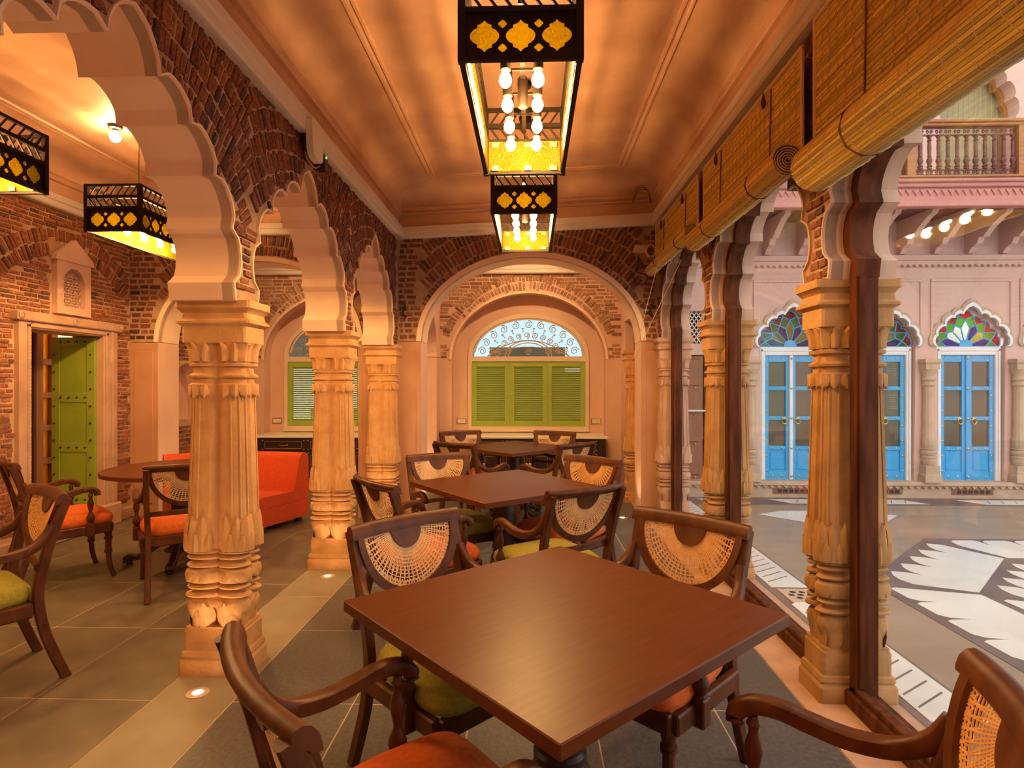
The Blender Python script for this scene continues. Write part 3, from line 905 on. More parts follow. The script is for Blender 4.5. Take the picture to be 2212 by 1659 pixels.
def armchair(x, y, f, seat, label, cane=0, group='cane-back armchairs'):
    t = thing('armchair', label, 'chair', (x, y, .0), math.atan2(-f[0], f[1]), group)
    for n, me in CH:
        if n == 'seat': me = SEATS[seat]
        if n == 'cane_panel': me = CANEM[cane]
        link(n, me, t)
    return t
armchair(-.263, 2.075, (.71, -.70), 'olive', 'armchair with olive seat at the back-left edge of the near table')
armchair(.41, 2.126, (-.69, -.72), 'orange', 'armchair between near table and glazed arch, honey cane back', 1)
armchair(-.255, 1.285, (.777, .63), 'orange', 'orange-seated armchair in the foreground, seen from behind at the near table')
armchair(.483, 1.11, (-.90, .44), 'orange', 'armchair cut off by the lower right corner', 1)
armchair(-.54, 4.12, (.50, -.866), 'olive', 'olive-seated armchair at the far-left edge of the middle table')
armchair(.22, 4.0, (-.69, -.72), 'orange', 'orange-seated armchair at the far-right edge of the middle table', 1)
armchair(-.615, 3.40, (.755, .655), 'orange', 'orange-seated armchair at the near-left edge of the middle table, side on')
armchair(.10, 3.28, (-.57, .82), 'olive', 'olive-seated armchair seen from behind at the middle table')
armchair(-.63, 6.26, (.5, -.85), 'orange', 'armchair at the far-left edge of the farthest table')
armchair(.125, 6.24, (-.42, -.9), 'olive', 'armchair at the far-right edge of the farthest table, before the sideboard')
armchair(-.51, 5.52, (.56, .83), 'olive', 'olive-seated armchair at the near-left edge of the farthest table')
armchair(.18, 5.47, (-.7, .7), 'orange', 'orange-seated armchair at the near-right edge of the farthest table')
armchair(-2.50, 4.08, (-.60, .80), 'orange', 'orange-seated armchair at the round table, partly behind the near column', 0)
armchair(-3.42, 4.17, (.63, .78), 'orange', 'orange-seated armchair by the brick wall facing the round table', 0)
armchair(-2.64, 2.60, (-.578, -.816), 'olive', 'olive-seated armchair cut off by the left edge', 1)

# ------------------------------------------------------------------ tables
def pedestal(t, h):
    m = MB().lathe([(.12, 0), (.12, .01), (.085, .03), (.075, .06), (.09, .09), (.098, .13), (.09, .18), (.07, .205), (.080, .215), (.080, .235), (.070, .245), (.074, .30), (.078, .50), (.074, .585), (.082, .595), (.082, .615), (.072, .625), (.072, h-.04), (.10, h-.03), (.13, h)], 28, (0, 0, .09))
    part('pedestal', m, DARKW, t)
    for k in range(4):
        a = R(90*k); c, s = math.cos(a), math.sin(a)
        pts = [(.05, .16), (.14, .15), (.22, .10), (.30, .055), (.36, .06), (.385, .045), (.38, .022)]
        mb = MB(); mb.sweep(spline([(c*r, s*r, z) for r, z in pts], 5), rsec(.028, .022, .4))
        mb.box(-.02, .02, -.02, .02, 0, .03, M=Matrix.Translation((c*.36, s*.36, 0)))
        part('foot', mb, DARKW, t)
def square_table(x, y, ang, side, label):
    t = thing('square_table', label, 'table', (x, y, 0), R(ang), 'square pedestal dining tables')
    h = side/2
    part('table_top', MB().box(-h, h, -h, h, .715, .75, ch=.003), WOODX, t, 20)
    pedestal(t, .59)
    part('top_brace', MB().box(-.30, .30, -.05, .05, .672, .716, ch=.004).box(-.05, .05, -.30, .30, .672, .716, ch=.004), DARKW, t)
    return t
square_table(.087, 1.748, 42.2, .945, 'nearest square dark wooden dining table filling the foreground')
square_table(-.178, 3.905, 38.0, .935, 'middle square dark wooden dining table')
square_table(-.18, 6.22, 45.0, .92, 'farthest square table under the round arch, before the shutters')
t = thing('round_table', 'round dark wooden table in front of the orange sofa', 'table', (-2.82, 4.60, 0), R(20))
part('table_top', MB().lathe([(.535, .715), (.55, .72), (.55, .745), (.545, .75)], 56), WOODX, t)
pedestal(t, .585)

# ------------------------------------------------------------------ crescent sofa
t = thing('sofa', 'curved red-orange banquette sofa around the round table', 'sofa', (-2.82, 4.60, 0))
def crescent(name, prof, a0=70, a1=128, n=22, mt=SOFA, parent=t):
    rings = []
    for k in range(n+1):
        a = R(a0+(a1-a0)*k/n); rings.append([(r*math.cos(a), r*math.sin(a), z) for r, z in prof])
    return part(name, MB().loft(rings), mt, parent, 40)
crescent('base', [(.84, .06), (.835, .075), (.835, .225), (.845, .232), (1.47, .232), (1.47, .06)])
crescent('seat_cushion', [(.835, .234), (.82, .245), (.815, .32), (.825, .337), (.85, .345), (1.26, .340), (1.27, .234)])
crescent('backrest', [(1.25, .234), (1.26, .34), (1.335, .64), (1.35, .685), (1.38, .71), (1.42, .712), (1.455, .70), (1.47, .67), (1.475, .234)])
for a, r in ((73, .90), (73, 1.40), (125, .90), (125, 1.40)):
    part('foot', MB().box(-.025, .025, -.025, .025, 0, .06, M=Matrix.Translation((r*math.cos(R(a)), r*math.sin(R(a)), 0)) @ Matrix.Rotation(R(a), 4, 'Z')), DARKW, t)

# ------------------------------------------------------------------ lanterns
def ogee(cx, cz, w, h):
    """lantern-shaped cut-out: bulging sides, stepped shoulders, pointed top and foot"""
    q = [(0, 1.0), (.12, .86), (.28, .76), (.50, .70), (.50, .52), (.72, .42), (.90, .26), (.98, .12), (1.0, 0)]
    r = [(x, z) for x, z in q] + [(x, -z) for x, z in q[::-1][1:]]
    l = [(-x, z) for x, z in r[::-1][1:-1]]
    return [(cx+x*w, cz+z*h) for x, z in r+l]
def lantern_meshes():
    W, L, H = .40, 1.07, .35
    P = []
    e = .013
    m = MB()
    for x in (-W/2, W/2):
        for y in (0, L):
            P.append(('corner_post', MB().box(x-e, x+e, y-e, y+e, 0, H).mesh('corner_post', LANT, 0)))
    for nm, zs in (('bottom_rail', (.004, .022)), ('panel_rail', (.168, .186)), ('middle_rail', (.245, .268)), ('top_rail', (.332, .350))):
        m = MB(); a, b = zs
        for x in (-W/2, W/2): m.box(x-.010, x+.010, 0, L, a, b)
        for y in (0, L): m.box(-W/2, W/2, y-.010, y+.010, a, b)
        P.append((nm, m.mesh(nm, LANT, 0)))
    def panel(length):
        holes = []; n = round(length/.125); st = (length-.03)/n
        for k in range(n):
            c = .015+st*(k+.5); holes.append(ogee(c, .093, st*.41, .056))
            if k < n-1:
                for z in (.093+.041, .093-.041): holes.append(ogee(.015+st*(k+1), z, st*.125, .016))
        return [(.012, .02), (length-.012, .02), (length-.012, .17), (.012, .17)], holes
    for x in (-W/2, W/2):
        o, hs = panel(L); s = 1 if x > 0 else -1
        P.append(('side_panel', MB().prism(o, lambda u, v, d: (x-s*.004-s*d, u, v), 0, .004, 0, 0, hs).mesh('side_panel', LANT, 0)))
        P.append(('amber_glass', MB().box(x-s*.012-.0012, x-s*.012+.0012, .015, L-.015, .018, .172).mesh('amber_glass', AMBER, 0)))
    for y in (0, L):
        o, hs = panel(W); s = 1 if y > 0 else -1
        P.append(('end_panel', MB().prism(o, lambda u, v, d: (u-W/2, y-s*.004-s*d, v), 0, .004, 0, 0, hs).mesh('end_panel', LANT, 0)))
        P.append(('amber_glass', MB().box(-W/2+.015, W/2-.015, y-s*.012-.0012, y-s*.012+.0012, .018, .172).mesh('amber_glass', AMBER, 0)))
    # slanted bars in the two open bands
    BAR = MB().box(-.004, .004, -.004, .004, -.5, .5).mesh('lattice_bar', LANT, 0)
    bars = []
    for z0, z1, lean in ((.186, .245, -1), (.268, .332, 1)):
        h = z1-z0; l = math.hypot(h, .045)
        for y in (0, L):
            for k in range(7):
                x = -W/2+.045+k*(W-.09)/6; bars.append((Matrix.Translation((x, y, (z0+z1)/2)) @ Matrix.Rotation(lean*math.atan2(.045, h), 4, 'Y') @ Matrix.Diagonal((1, 1, l, 1))))
        for x in (-W/2, W/2):
            for k in range(18):
                yy = .045+k*(L-.09)/17; bars.append((Matrix.Translation((x, yy, (z0+z1)/2)) @ Matrix.Rotation(-lean*math.atan2(.045, h), 4, 'X') @ Matrix.Diagonal((1, 1, l, 1))))
    # lamp bar with eight bulbs
    m = MB().box(-.010, .010, .02, L-.02, .212, .226)
    for k in range(4):
        y = L*.22+k*L*.187
        m.box(-.07, .07, y-.005, y+.005, .206, .214)
    m.lathe([(.02, .10), (.022, .105), (.022, .22), (.016, .23)], 14, (0, L*.5, 0))
    P.append(('lamp_bar', m.mesh('lamp_bar', LANT)))
    m = MB().lathe([(.014, .095), (.020, .10), (.020, .20), (.014, .21)], 14)
    socket = m.mesh('lamp_socket', LANT)
    m = MB().lathe([(.002, .034), (.010, .036), (.019, .045), (.0235, .056), (.024, .063), (.021, .075), (.014, .088), (.012, .096)], 18)
    bulb = m.mesh('bulb', BULBM, 60)
    return P, BAR, bars, socket, bulb
LM, LBAR, LBARS, LSOCK, LBULB = lantern_meshes()
LBULB_DIM = recol(LBULB, emit('dimmed_bulb', WARM, BULB*.38))
def lantern(x, y, z, zc, label, dim=False):
    t = thing('lantern', label, 'lantern', (x, y, z), 0, 'pierced dark metal lanterns with amber glass')
    for n, me in LM: link(n, me, t)
    for M in LBARS:
        o = link('lattice_bar', LBAR, t); o.matrix_local = M
    for k in range(4):
        for s in (-1, 1):
            yy = 1.07*.22+k*1.07*.187
            sk = link('lamp_socket', LSOCK, t, loc=(s*.062, yy, 0))
            link('bulb', LBULB_DIM if dim else LBULB, t, loc=(s*.062, yy, 0))
    for yy in (.28, .79):
        part('hanging_cable', MB().tube([(.0, yy, .22), (0, yy, zc-z)], .0025, 6), LANT, t)
        part('ceiling_rose', MB().lathe([(.045, zc-z-.028), (.048, zc-z-.02), (.048, zc-z)], 20, (0, yy, 0)), LANT, t)
    for x2, y2, rz in ((-.15, 1.047, 0), (.02, 1.047, 0), (.15, 1.047, 0)):
        for zz in (.03, .15): part('tape', MB().box(x2-.018, x2+.018, y2-.002, y2, zz-.012, zz+.012), CANE2, t, 0)
    return t
lantern(-.035, 1.97, 2.512, 3.49, 'large lantern hanging nearest, above the near table')
lantern(-.045, 3.72, 2.505, 3.49, 'second lantern hanging behind the nearest one in the middle')
lantern(-.03, .20, 2.512, 3.49, 'lantern hanging behind the camera above the front of the room', True)
lantern(-3.06, .38, 2.535, 3.49, 'lantern hanging in the left room beside the camera', True)
lantern(-3.06, 4.16, 2.535, 3.49, 'lantern hanging in the left room beyond the first scalloped arch')
lantern(-3.06, 2.26, 2.535, 3.49, 'lantern cut off by the left edge')
# ------------------------------------------------------------------ shuttered windows of the far wall
SLAT = MB().box(-.215, .215, -.004, .004, -.0155, .0155, M=Matrix.Rotation(R(38), 4, 'X')).mesh('slat', GREEN, 0)
YW = YN+.20
def shutter_window(n, cx, label):
    w = bpy.data.objects.new('window_%d' % n, None); COL.objects.link(w); w['kind'] = 'structure'; tag(w, label, 'window')
    w.location = (cx, YW, 0)
    FW = FY(0)
    outer = [(-.905, .725), (.905, .725), (.905, 1.83)] + arc(0, 1.83, .905, .645, 0, 180, 28)[1:-1] + [(-.905, 1.83)]
    h1 = [(-.852, .785), (.852, .785), (.852, 1.762), (-.852, 1.762)]
    h2 = [(-.84, 1.835)] + [(.84, 1.835)] + arc(0, 1.835, .84, .575, 0, 180, 28)[1:-1]
    part('window_frame', MB().prism(outer, FW, -.03, .06, 0, 0, [h1, h2]), CREAM, w, 30)
    part('frame_bead', MB().strip([(x*.985, z) for x, z in h2[1:]], [(x*.955, 1.835+(z-1.835)*.955) for x, z in h2[1:]], FW, -.02, .0), CREAM, w, 30)
    part('window_sill', MB().box(-.92, .92, -.055, .02, .70, .728, ch=.008), CREAM, w)
    for k in range(3):
        s = bpy.data.objects.new('shutter', None); COL.objects.link(s); s.parent = w; s.location = (-.568+.568*k, .0, 1.273)
        m = MB()
        for x0, x1, z0, z1 in ((-.282, -.212, -.486, .486), (.212, .282, -.486, .486), (-.212, .212, -.486, -.405), (-.212, .212, .405, .486)):
            m.box(x0, x1, -.015, .022, z0, z1, ch=.003)
        part('shutter_frame', m, GREEN, s)
        for j in range(25):
            link('slat', SLAT, s, loc=(0, .004, -.39+.0325*j))
        for kx in {0: (.252,), 1: (-.252, .252), 2: (-.252,)}[k]:
            part('knob', MB().lathe([(.006, 0), (.006, .012), (.012, .018), (.012, .026), (.004, .031)], 12, M=Matrix.Translation((kx, -.013, -.01)) @ Matrix.Rotation(R(90), 4, 'X')), BRASS, s)
    part('fanlight_glass', MB().prism(h2, FW, .050, .055), SKYG, w, 0)
    # wrought iron fanlight grille
    g = bpy.data.objects.new('iron_grille', None); COL.objects.link(g); g.parent = w
    def rod(name, pts, r=.008):
        part(name, MB().tube([(x, .03, z) for x, z in pts], r, 6), IRON, g)
    E2 = lambda k, a: (.84*k*math.cos(R(a)), 1.835+.575*k*math.sin(R(a)))
    rod('curved_bar', [E2(.985, a) for a in range(0, 181, 6)])
    rod('curved_bar', [E2(.36, a) for a in range(0, 181, 10)])
    rod('curved_bar', [E2(.42, a) for a in range(0, 181, 10)])
    for b, hh in ((.42, .10), (.28, .17)):
        rod('bow_bar', [(-.62+1.24*k/20, 1.84+hh*(1-(-1+2*k/20)**2)*1.4) for k in range(21)])
    def scroll(cx2, cz2, rad, ang, flip=1):
        p = []
        for k in range(26):
            t = k/25; rr = rad*(1-.78*t); a = ang+flip*t*R(560)
            p.append((cx2+rr*math.cos(a), cz2+rr*math.sin(a)))
        return p
    for a in range(10, 176, 16):
        c2 = E2(.84, a); rod('scroll', scroll(c2[0], c2[1], .062, R(a), 1 if a < 90 else -1), .0065)
        c3 = E2(.56, a+3); rod('scroll', scroll(c3[0], c3[1], .048, R(a+180), -1 if a < 90 else 1), .0065)
        rod('ray_bar', [E2(.42, a), E2(.62, a)], .004)
    for a in range(18, 170, 16):
        p = E2(.70, a); M = Matrix.Translation((p[0], .03, p[1])) @ Matrix.Rotation(-R(a-90), 4, 'Y')
        part('finial', MB().prism([(-.016, -.034), (-.006, -.02), (-.005, .01), (-.022, .026), (-.012, .036), (0, .028), (.012, .036), (.022, .026), (.005, .01), (.006, -.02), (.016, -.034)], lambda u, v, d: M @ Vector((u, d, v)), -.004, .004), IRON, g, 0)
    for x in (-.55, -.3, 0, .3, .55):
        rod('scroll', scroll(x, 1.90, .05, 0, 1), .0065); 
    return w
shutter_window(1, -.04, 'arched window with three lime green louvred shutters behind the farthest table')
shutter_window(2, -2.85, 'arched window with lime green louvred shutters behind the sofa')
# ground and wall outside the far windows
struct('outside_terrace', MB().box(-6, 1.6, 8.95, 16, -.1, 0), COURT, 'terrace outside the far windows', 'ground')
struct('outside_parapet', MB().box(-.75, .62, 10.6, 10.8, 0, 2.09).box(.62, 1.5, 10.6, 10.8, 0, 1.62).box(-2.4, -.75, 10.6, 10.8, 0, 1.85).box(-4.6, -1.7, 9.6, 9.8, 1.80, 3.2).box(-4.6, -2.4, 12, 12.2, 0, .9), BEIGEST, 'low wall outside the far windows', 'wall')

# ------------------------------------------------------------------ sideboards with marble tops
def sideboard(cx, wid, label, lab2):
    t = thing('sideboard', label, 'sideboard', (cx, YN-.17, 0))
    h = wid/2; d = .26
    part('body', MB().box(-h, h, -d, d+.1, .07, .655, ch=.004).box(-h+.02, h-.02, -d+.03, d+.05, 0, .075), DARKW, t)
    n = 3; st = (wid-.2)/n
    def studs(par, x0, x1, z0, z1, y):
        for x in (x0, x1):
            for z in (z0, z1):
                part('stud', MB().lathe([(.009, 0), (.009, .003), (.003, .006)], 8, M=Matrix.Translation((x, y, z)) @ Matrix.Rotation(R(90), 4, 'X')), GOLDL, par)
    def outline(par, x0, x1, z0, z1, y, w=.005):
        m = MB()
        m.box(x0, x1, y-.004, y, z0, z0+w*1.8).box(x0, x1, y-.004, y, z1-w, z1).box(x0, x0+w, y-.004, y, z0, z1).box(x1-w, x1, y-.004, y, z0, z1)
        part('brass_line', m, GOLDL, par, 0)
    for s in (-1, 1):
        part('end_stile', MB().box(s*h-.05 if s > 0 else -h+.005, h-.005 if s > 0 else -h+.05, -d-.006, -d, .10, .63, ch=.002), DARKW, t)
    for k in range(n):
        x0 = -h+.1+st*k+.008; x1 = x0+st-.016
        dr = part('drawer', MB().box(x0, x1, -d-.012, -d+.01, .475, .640, ch=.004), DARKW, t)
        studs(dr, x0+.022, x1-.022, .497, .620, -d-.012); outline(dr, x0+.055, x1-.055, .505, .610, -d-.012)
        xm = (x0+x1)/2
        part('handle', MB().tube(spline([(xm-.07, -d-.013, .56), (xm-.05, -d-.035, .555), (xm, -d-.04, .55), (xm+.05, -d-.035, .555), (xm+.07, -d-.013, .56)], 4), .006, 6), BRASS, dr)
        for q in range(2):
            a = x0+q*(x1-x0)/2+.004; b = a+(x1-x0)/2-.008
            do = part('door', MB().box(a, b, -d-.012, -d+.01, .12, .462, ch=.004), DARKW, t)
            studs(do, a+.02, b-.02, .142, .440, -d-.012); outline(do, a+.010, b-.010, .13, .452, -d-.012, .003); outline(do, a+.045, b-.045, .17, .41, -d-.012)
            part('rosette', MB().lathe([(.026, 0), (.026, .004), (.012, .008), (.004, .012)], 14, M=Matrix.Translation((b-.02 if q == 0 else a+.02, -d-.012, .29)) @ Matrix.Rotation(R(90), 4, 'X')), GOLDL, do)
    ct = part('counter_top', MB().box(cx-h-.03, cx+h+.03, YN-.17-d-.045, YN+.19, .657, .690, ch=.008), MARB)
    tag(ct, lab2, 'counter', 'marble counter tops')
sideboard(-.04, 2.16, 'dark brass-studded sideboard under the central shutters', 'cream marble top on the sideboard under the central shutters')
sideboard(-2.85, 2.16, 'dark brass-studded sideboard behind the orange sofa', 'cream marble top on the sideboard behind the sofa')

# ------------------------------------------------------------------ green door in its stone frame
fr = struct('door_frame', MB().box(XW-.28, XW+.045, 4.70, 4.822, 0, 1.99, ch=.006).box(XW-.28, XW+.045, 5.658, 5.85, 0, 1.99, ch=.006).box(XW-.28, XW+.045, 4.822, 5.658, 1.893, 1.99, ch=.006), SANDP, 'pale carved stone surround of the green door', 'door frame')
part('lintel', MB().box(XW-.02, XW+.075, 4.655, 5.895, 1.955, 2.035, ch=.008), SANDP, fr)
part('inner_bead', MB().box(XW+.035, XW+.058, 4.775, 4.80, .2, 1.93, ch=.004).box(XW+.035, XW+.058, 5.68, 5.71, .2, 1.93, ch=.004).box(XW+.035, XW+.058, 5.76, 5.78, .1, 1.95, ch=.004).box(XW+.035, XW+.058, 4.775, 5.71, 1.905, 1.93, ch=.004), SANDP, fr)
part('step', MB().box(XW-.28, XW+.10, 4.72, 5.84, 0, .215, ch=.01), SANDP, fr)
for y in (4.69, 5.26, 5.86):
    part('rosette', MB().lathe([(.030, 0), (.030, .008), (.020, .012), (.018, .006), (.010, .012)], 16, M=Matrix.Translation((XW+.075, y, 1.995)) @ Matrix.Rotation(R(90), 4, 'Y')), SANDP, fr)
dg = bpy.data.objects.new('door_1', None); COL.objects.link(dg); dg['kind'] = 'structure'; tag(dg, 'studded olive green wooden door standing open in the brick wall', 'door')
dg.location = (XW-.03, 5.64, 0)
lf = part('door_leaf', MB().box(-.44, 0, 0, .045, .225, 1.885, ch=.004), GREEND, dg)
m = MB()
zz = [.225, .33, .70, .80, 1.17, 1.27, 1.62, 1.72, 1.885]
m.box(-.44, -.36, -.012, 0, .225, 1.885, ch=.003).box(-.08, 0, -.012, 0, .225, 1.885, ch=.003)
for z0, z1 in ((.225, .31), (.745, .835), (1.24, 1.33), (1.79, 1.885)): m.box(-.36, -.08, -.012, 0, z0, z1, ch=.003)
part('door_rails', m, GREEND, dg)
NAIL = MB().lathe([(.011, 0), (.011, .004), (.005, .012), (.002, .028)], 8, M=Matrix.Rotation(R(90), 4, 'X')).mesh('nail_head', DARKW)
for z in (.27, .79, 1.285, 1.84):
    for k in range(4): link('nail_head', NAIL, dg, loc=(-.345+.083*k, -.012, z))
for x in (-.41, -.04):
    for k in range(9): link('nail_head', NAIL, dg, loc=(x, -.012, .35+.17*k))
# inner glazed door behind it
d2 = bpy.data.objects.new('door_2', None); COL.objects.link(d2); d2['kind'] = 'structure'; tag(d2, 'dark inner door with amber glass panels behind the green door', 'door')
m = MB().box(-4.92, -4.86, 5.0, 5.53, .22, 1.98, ch=.004)
part('door_leaf', m, DARKW, d2)
part('middle_stile', MB().box(-4.92, -4.83, 5.53, 5.61, .2, 2.0, ch=.006), BROWND, d2)
for k in range(5):
    z = .32+.33*k
    for s in range(8): part('bead', MB().lathe([(.010, 0), (.010, .004), (.003, .010)], 6, M=Matrix.Translation((-4.86, 5.49, z+.03+.035*s)) @ Matrix.Rotation(R(90), 4, 'Y')), GOLDL, d2)
    part('rail', MB().box(-4.92, -4.84, 5.61, 5.80, z-.03, z+.03, ch=.004), BROWND, d2)
    part('amber_pane', MB().box(-4.89, -4.885, 5.61, 5.72, z+.03, z+.30), AMBER2, d2)
part('outer_stile', MB().box(-4.92, -4.84, 5.72, 5.80, .2, 2.0, ch=.005), BROWND, d2)
struct('passage_shell', MB().box(-5.9, -5.8, 4.0, 6.6, 0, 2.6).box(-5.9, XW-.28, 3.9, 4.0, 0, 2.6).box(-5.9, XW-.28, 6.5, 6.6, 0, 2.6).box(-5.9, XW-.28, 4.0, 6.5, 2.5, 2.6).box(-5.9, XW-.28, 4.0, 6.5, .1, .2), PLASTER, 'passage behind the green door', 'passage')
pl = tag(part('passage_lamp', MB().lathe([(.03, 0), (.06, .03), (.06, .09), (.03, .12)], 14, (-5.35, 6.15, 1.6)), emit('passage_bulb', (1, .72, .4), 420)), 'small warm lamp glowing behind the amber glass door', 'lamp')
# jali window above the door
jy = 5.28
ja = struct('jali_window', MB().prism([(jy-.20, 2.06), (jy+.20, 2.06), (jy+.20, 2.56), (jy, 2.72), (jy-.20, 2.56)], FX(XW), -.04, .05, 0, 0, [[(jy-.125, 2.13), (jy+.125, 2.13), (jy+.125, 2.34)] + arc(jy, 2.34, .125, .15, 0, 90, 6)[1:] + arc(jy, 2.34, .125, .15, 90, 180, 6)[1:]]), PLASTER, 'small white pierced stone screen above the green door', 'screen')
part('hood', MB().prism([(jy-.23, 2.545), (jy+.23, 2.545), (jy+.22, 2.59), (jy, 2.76), (jy-.22, 2.59)], FX(XW), .02, .062), PLASTER, ja)
sc = part('painted_backlight', MB().box(XW-.05, XW-.04, jy-.13, jy+.13, 2.12, 2.5), WHITEP, ja)  # plain white sheet, its colour standing in for light behind the lattice
m = MB()
for k in range(-9, 10):
    for s in (-1, 1):
        c0 = k*.036
        m.box(-.006, .006, -.006, .006, -.30, .30, M=Matrix.Translation((XW+.005, jy+c0, 2.30)) @ Matrix.Rotation(s*R(35), 4, 'X'))
def clip_y(mb):
    keepf = []
    return mb
o = part('lattice', m, PLASTER, ja, 0); o['kind'] = 'stuff'
bm = bmesh.new(); bm.from_mesh(o.data)
for co, no in (((0, jy-.125, 0), (0, -1, 0)), ((0, jy+.125, 0), (0, 1, 0)), ((0, 0, 2.13), (0, 0, -1)), ((0, 0, 2.50), (0, 0, 1)), ((0, jy+.125, 2.38), (0, .8, .6)), ((0, jy-.125, 2.38), (0, -.8, .6))):
    bmesh.ops.bisect_plane(bm, geom=bm.verts[:]+bm.edges[:]+bm.faces[:], plane_co=co, plane_no=no, clear_outer=True)
bm.to_mesh(o.data); bm.free()

# ------------------------------------------------------------------ bamboo roller blinds
def blind(y0, y1, ztop, zroll, rr, label, x=1.255, ox=None):
    if ox is None: ox = -rr*.95
    t = thing('bamboo_blind', label, 'blind', (x, y0, zroll), 0, 'rolled bamboo blinds on the glazed arcade')
    L = y1-y0; H = ztop-zroll
    m = MB(); n = int(H/.0062)
    for k in range(n):
        z = .0062*(k+.5)
        m.box(-.0022+rnd.uniform(-.0008, .0008), .0018, rnd.uniform(-.006, .006), L+rnd.uniform(-.006, .006), z-.0027, z+.0027)
    o = part('bamboo_slats', m, BAMBOO, t, 0); o['kind'] = 'stuff'
    # the rolled-up part: slats round a spiral
    m = MB(); ns = 46
    for k in range(ns):
        a = 2*math.pi*k/ns
        M = Matrix.Translation((ox+rr*math.cos(a), 0, -.01+rr*math.sin(a))) @ Matrix.Rotation(-a, 4, 'Y')
        m.box(-.002, .002, rnd.uniform(-.008, .0), L+rnd.uniform(0, .008), -math.pi*rr/ns*.9, math.pi*rr/ns*.9, M=M)
    o = part('bamboo_roll', m, BAMBOO, t, 0); o['kind'] = 'stuff'
    for yy in (.004, L-.004):
        p = []; 
        for k in range(90):
            q = k/89; r2 = rr*(.10+.86*q); a = q*math.pi*2*5.0
            p.append((ox+r2*math.cos(a), yy, -.01+r2*math.sin(a)))
        part('roll_end_spiral', MB().sweep(p, rsec(.0026, .007), up=(0, 1, 0)), CORD, t)
    # head batten and cloth edges
    part('head_batten', MB().box(-.010, .006, -.01, L+.01, H-.012, H+.012, ch=.003), CORD, t)
    part('edge_binding', MB().box(-.007, .005, -.010, .010, 0, H, ch=.002), CORD, t)
    part('edge_binding', MB().box(-.007, .005, L-.010, L+.010, 0, H, ch=.002), CORD, t)
    # net of knotted strings
    m = MB(); cols = int(L/.06)
    for c in range(cols+1):
        pts = []
        for k in range(int(H/.03)+1):
            pts.append((-.004, min(L, max(0, L*c/cols+(.011 if k % 2 else -.011)*(1 if c % 2 else -1)+rnd.uniform(-.004, .004))), min(H, .03*k)))
        for k in range(11):
            a = R(-15-k*20); pts.insert(0, (ox+(rr+.003)*math.cos(a), pts[0][1]+rnd.uniform(-.006, .006), -.01+(rr+.003)*math.sin(a)))
        m.tube(pts, .0018, 4)
    o = part('string_net', m, CORD, t, 0); o['kind'] = 'stuff'
    # lifting cords with pulleys
    for q in (.22, .74):
        yy = L*q
        p = [(-.006, yy, H-.02), (-.014, yy, .10)]
        for k in range(9): a = R(60+k*35); p.append((ox-(rr+.006)*math.sin(a)*1.0, yy, -.01+(rr+.006)*math.cos(a)))
        part('lifting_cord', MB().tube(p, .004, 6), CORDD, t)
        part('pulley', MB().lathe([(.006, -.035), (.016, -.02), (.020, 0), (.012, .02), (.008, .04), (.003, .05)], 10, (-.022, yy+.06, H-.06), sx=.6), FRAMEW, t)
    return t
blind(1.02, 2.54, 2.985, 2.36, .100, 'rolled bamboo blind nearest the camera, top right', 1.222, 0.0)
blind(2.73, 4.26, 2.975, 2.468, .070, 'rolled bamboo blind over the second glazed arch')
blind(4.40, 5.88, 2.985, 2.575, .052, 'rolled bamboo blind over the farthest glazed arch')
for pts, lab in (([(1.215, 5.10, 2.90), (1.06, 6.06, 1.68)], 'thin pale pull cord hanging from the farthest blind, upper one'),
                 ([(1.185, 4.62, 2.40), (1.075, 6.06, 1.69)], 'thin pale pull cord slanting below the farthest blind')):
    tag(part('pull_cord', MB().tube(pts, .0035, 6), CORD), lab, 'cord', 'blind pull cords')

# ------------------------------------------------------------------ small things on the walls
t = thing('wifi_router', 'white rounded wireless box fixed under the left cornice', 'router', (XLF+.085, 3.51, 2.935), R(0))
rb = [(-.09, -.17), (-.02, -.17)]
body = [(x*.085, z) for x, z in ((-1, .07), (-1, -.10), (-.85, -.135), (-.45, -.155), (.45, -.155), (.85, -.135), (1, -.10), (1, .07), (.8, .09), (-.8, .09))]
part('casing', MB().prism([(u, v) for u, v in body], lambda u, v, d: (d+.15*v*-.3, u, v), -.018, .022), WHITEP, t, 40)
part('bracket', MB().box(-.075, -.016, -.03, .03, -.04, .05), BLACK, t)
t = thing('power_adapter', 'small black adapter with a green light beside the wireless box', 'adapter', (XLF+.05, 3.74, 2.86))
part('case', MB().box(-.03, .03, -.03, .03, -.055, .045, ch=.006), BLACK, t)
part('green_light', MB().lathe([(.008, 0), (.008, .002)], 10, M=Matrix.Translation((.031, -.005, .03)) @ Matrix.Rotation(R(90), 4, 'Y')), LED, t)
part('cable', MB().tube(spline([(0, -.03, -.03), (-.01, -.10, -.07), (-.02, -.2, -.05), (-.02, -.23, -.02)], 5), .003, 5), CORD, t)
def socket(x, y, z, label, w=.075):
    t = thing('wall_socket', label, 'socket', (x, y, z), 0, 'brass-rimmed wall sockets')
    part('rim', MB().box(-w, w, -.010, 0, -.045, .045, ch=.004), BRASS, t)
    part('plate', MB().box(-w+.015, w-.015, -.014, -.008, -.030, .030, ch=.003), WHITEP, t)
    for dx, dz in ((.022, .010), (.010, -.010), (.034, -.010)):
        part('pin_hole', MB().lathe([(.004, 0), (.004, .001)], 8, M=Matrix.Translation((dx, -.0145, dz)) @ Matrix.Rotation(R(90), 4, 'X')), BLACK, t)
socket(-1.05, YW-.001, .86, 'wall socket left of the central shutters')
socket(.975, YW-.001, .86, 'wall socket right of the central shutters')
socket(-3.87, YW-.001, .86, 'wall socket left of the shutters behind the sofa')
socket(1.13, YB-.001, 2.83, 'wall socket high on the cross wall near the farthest blind', .07)
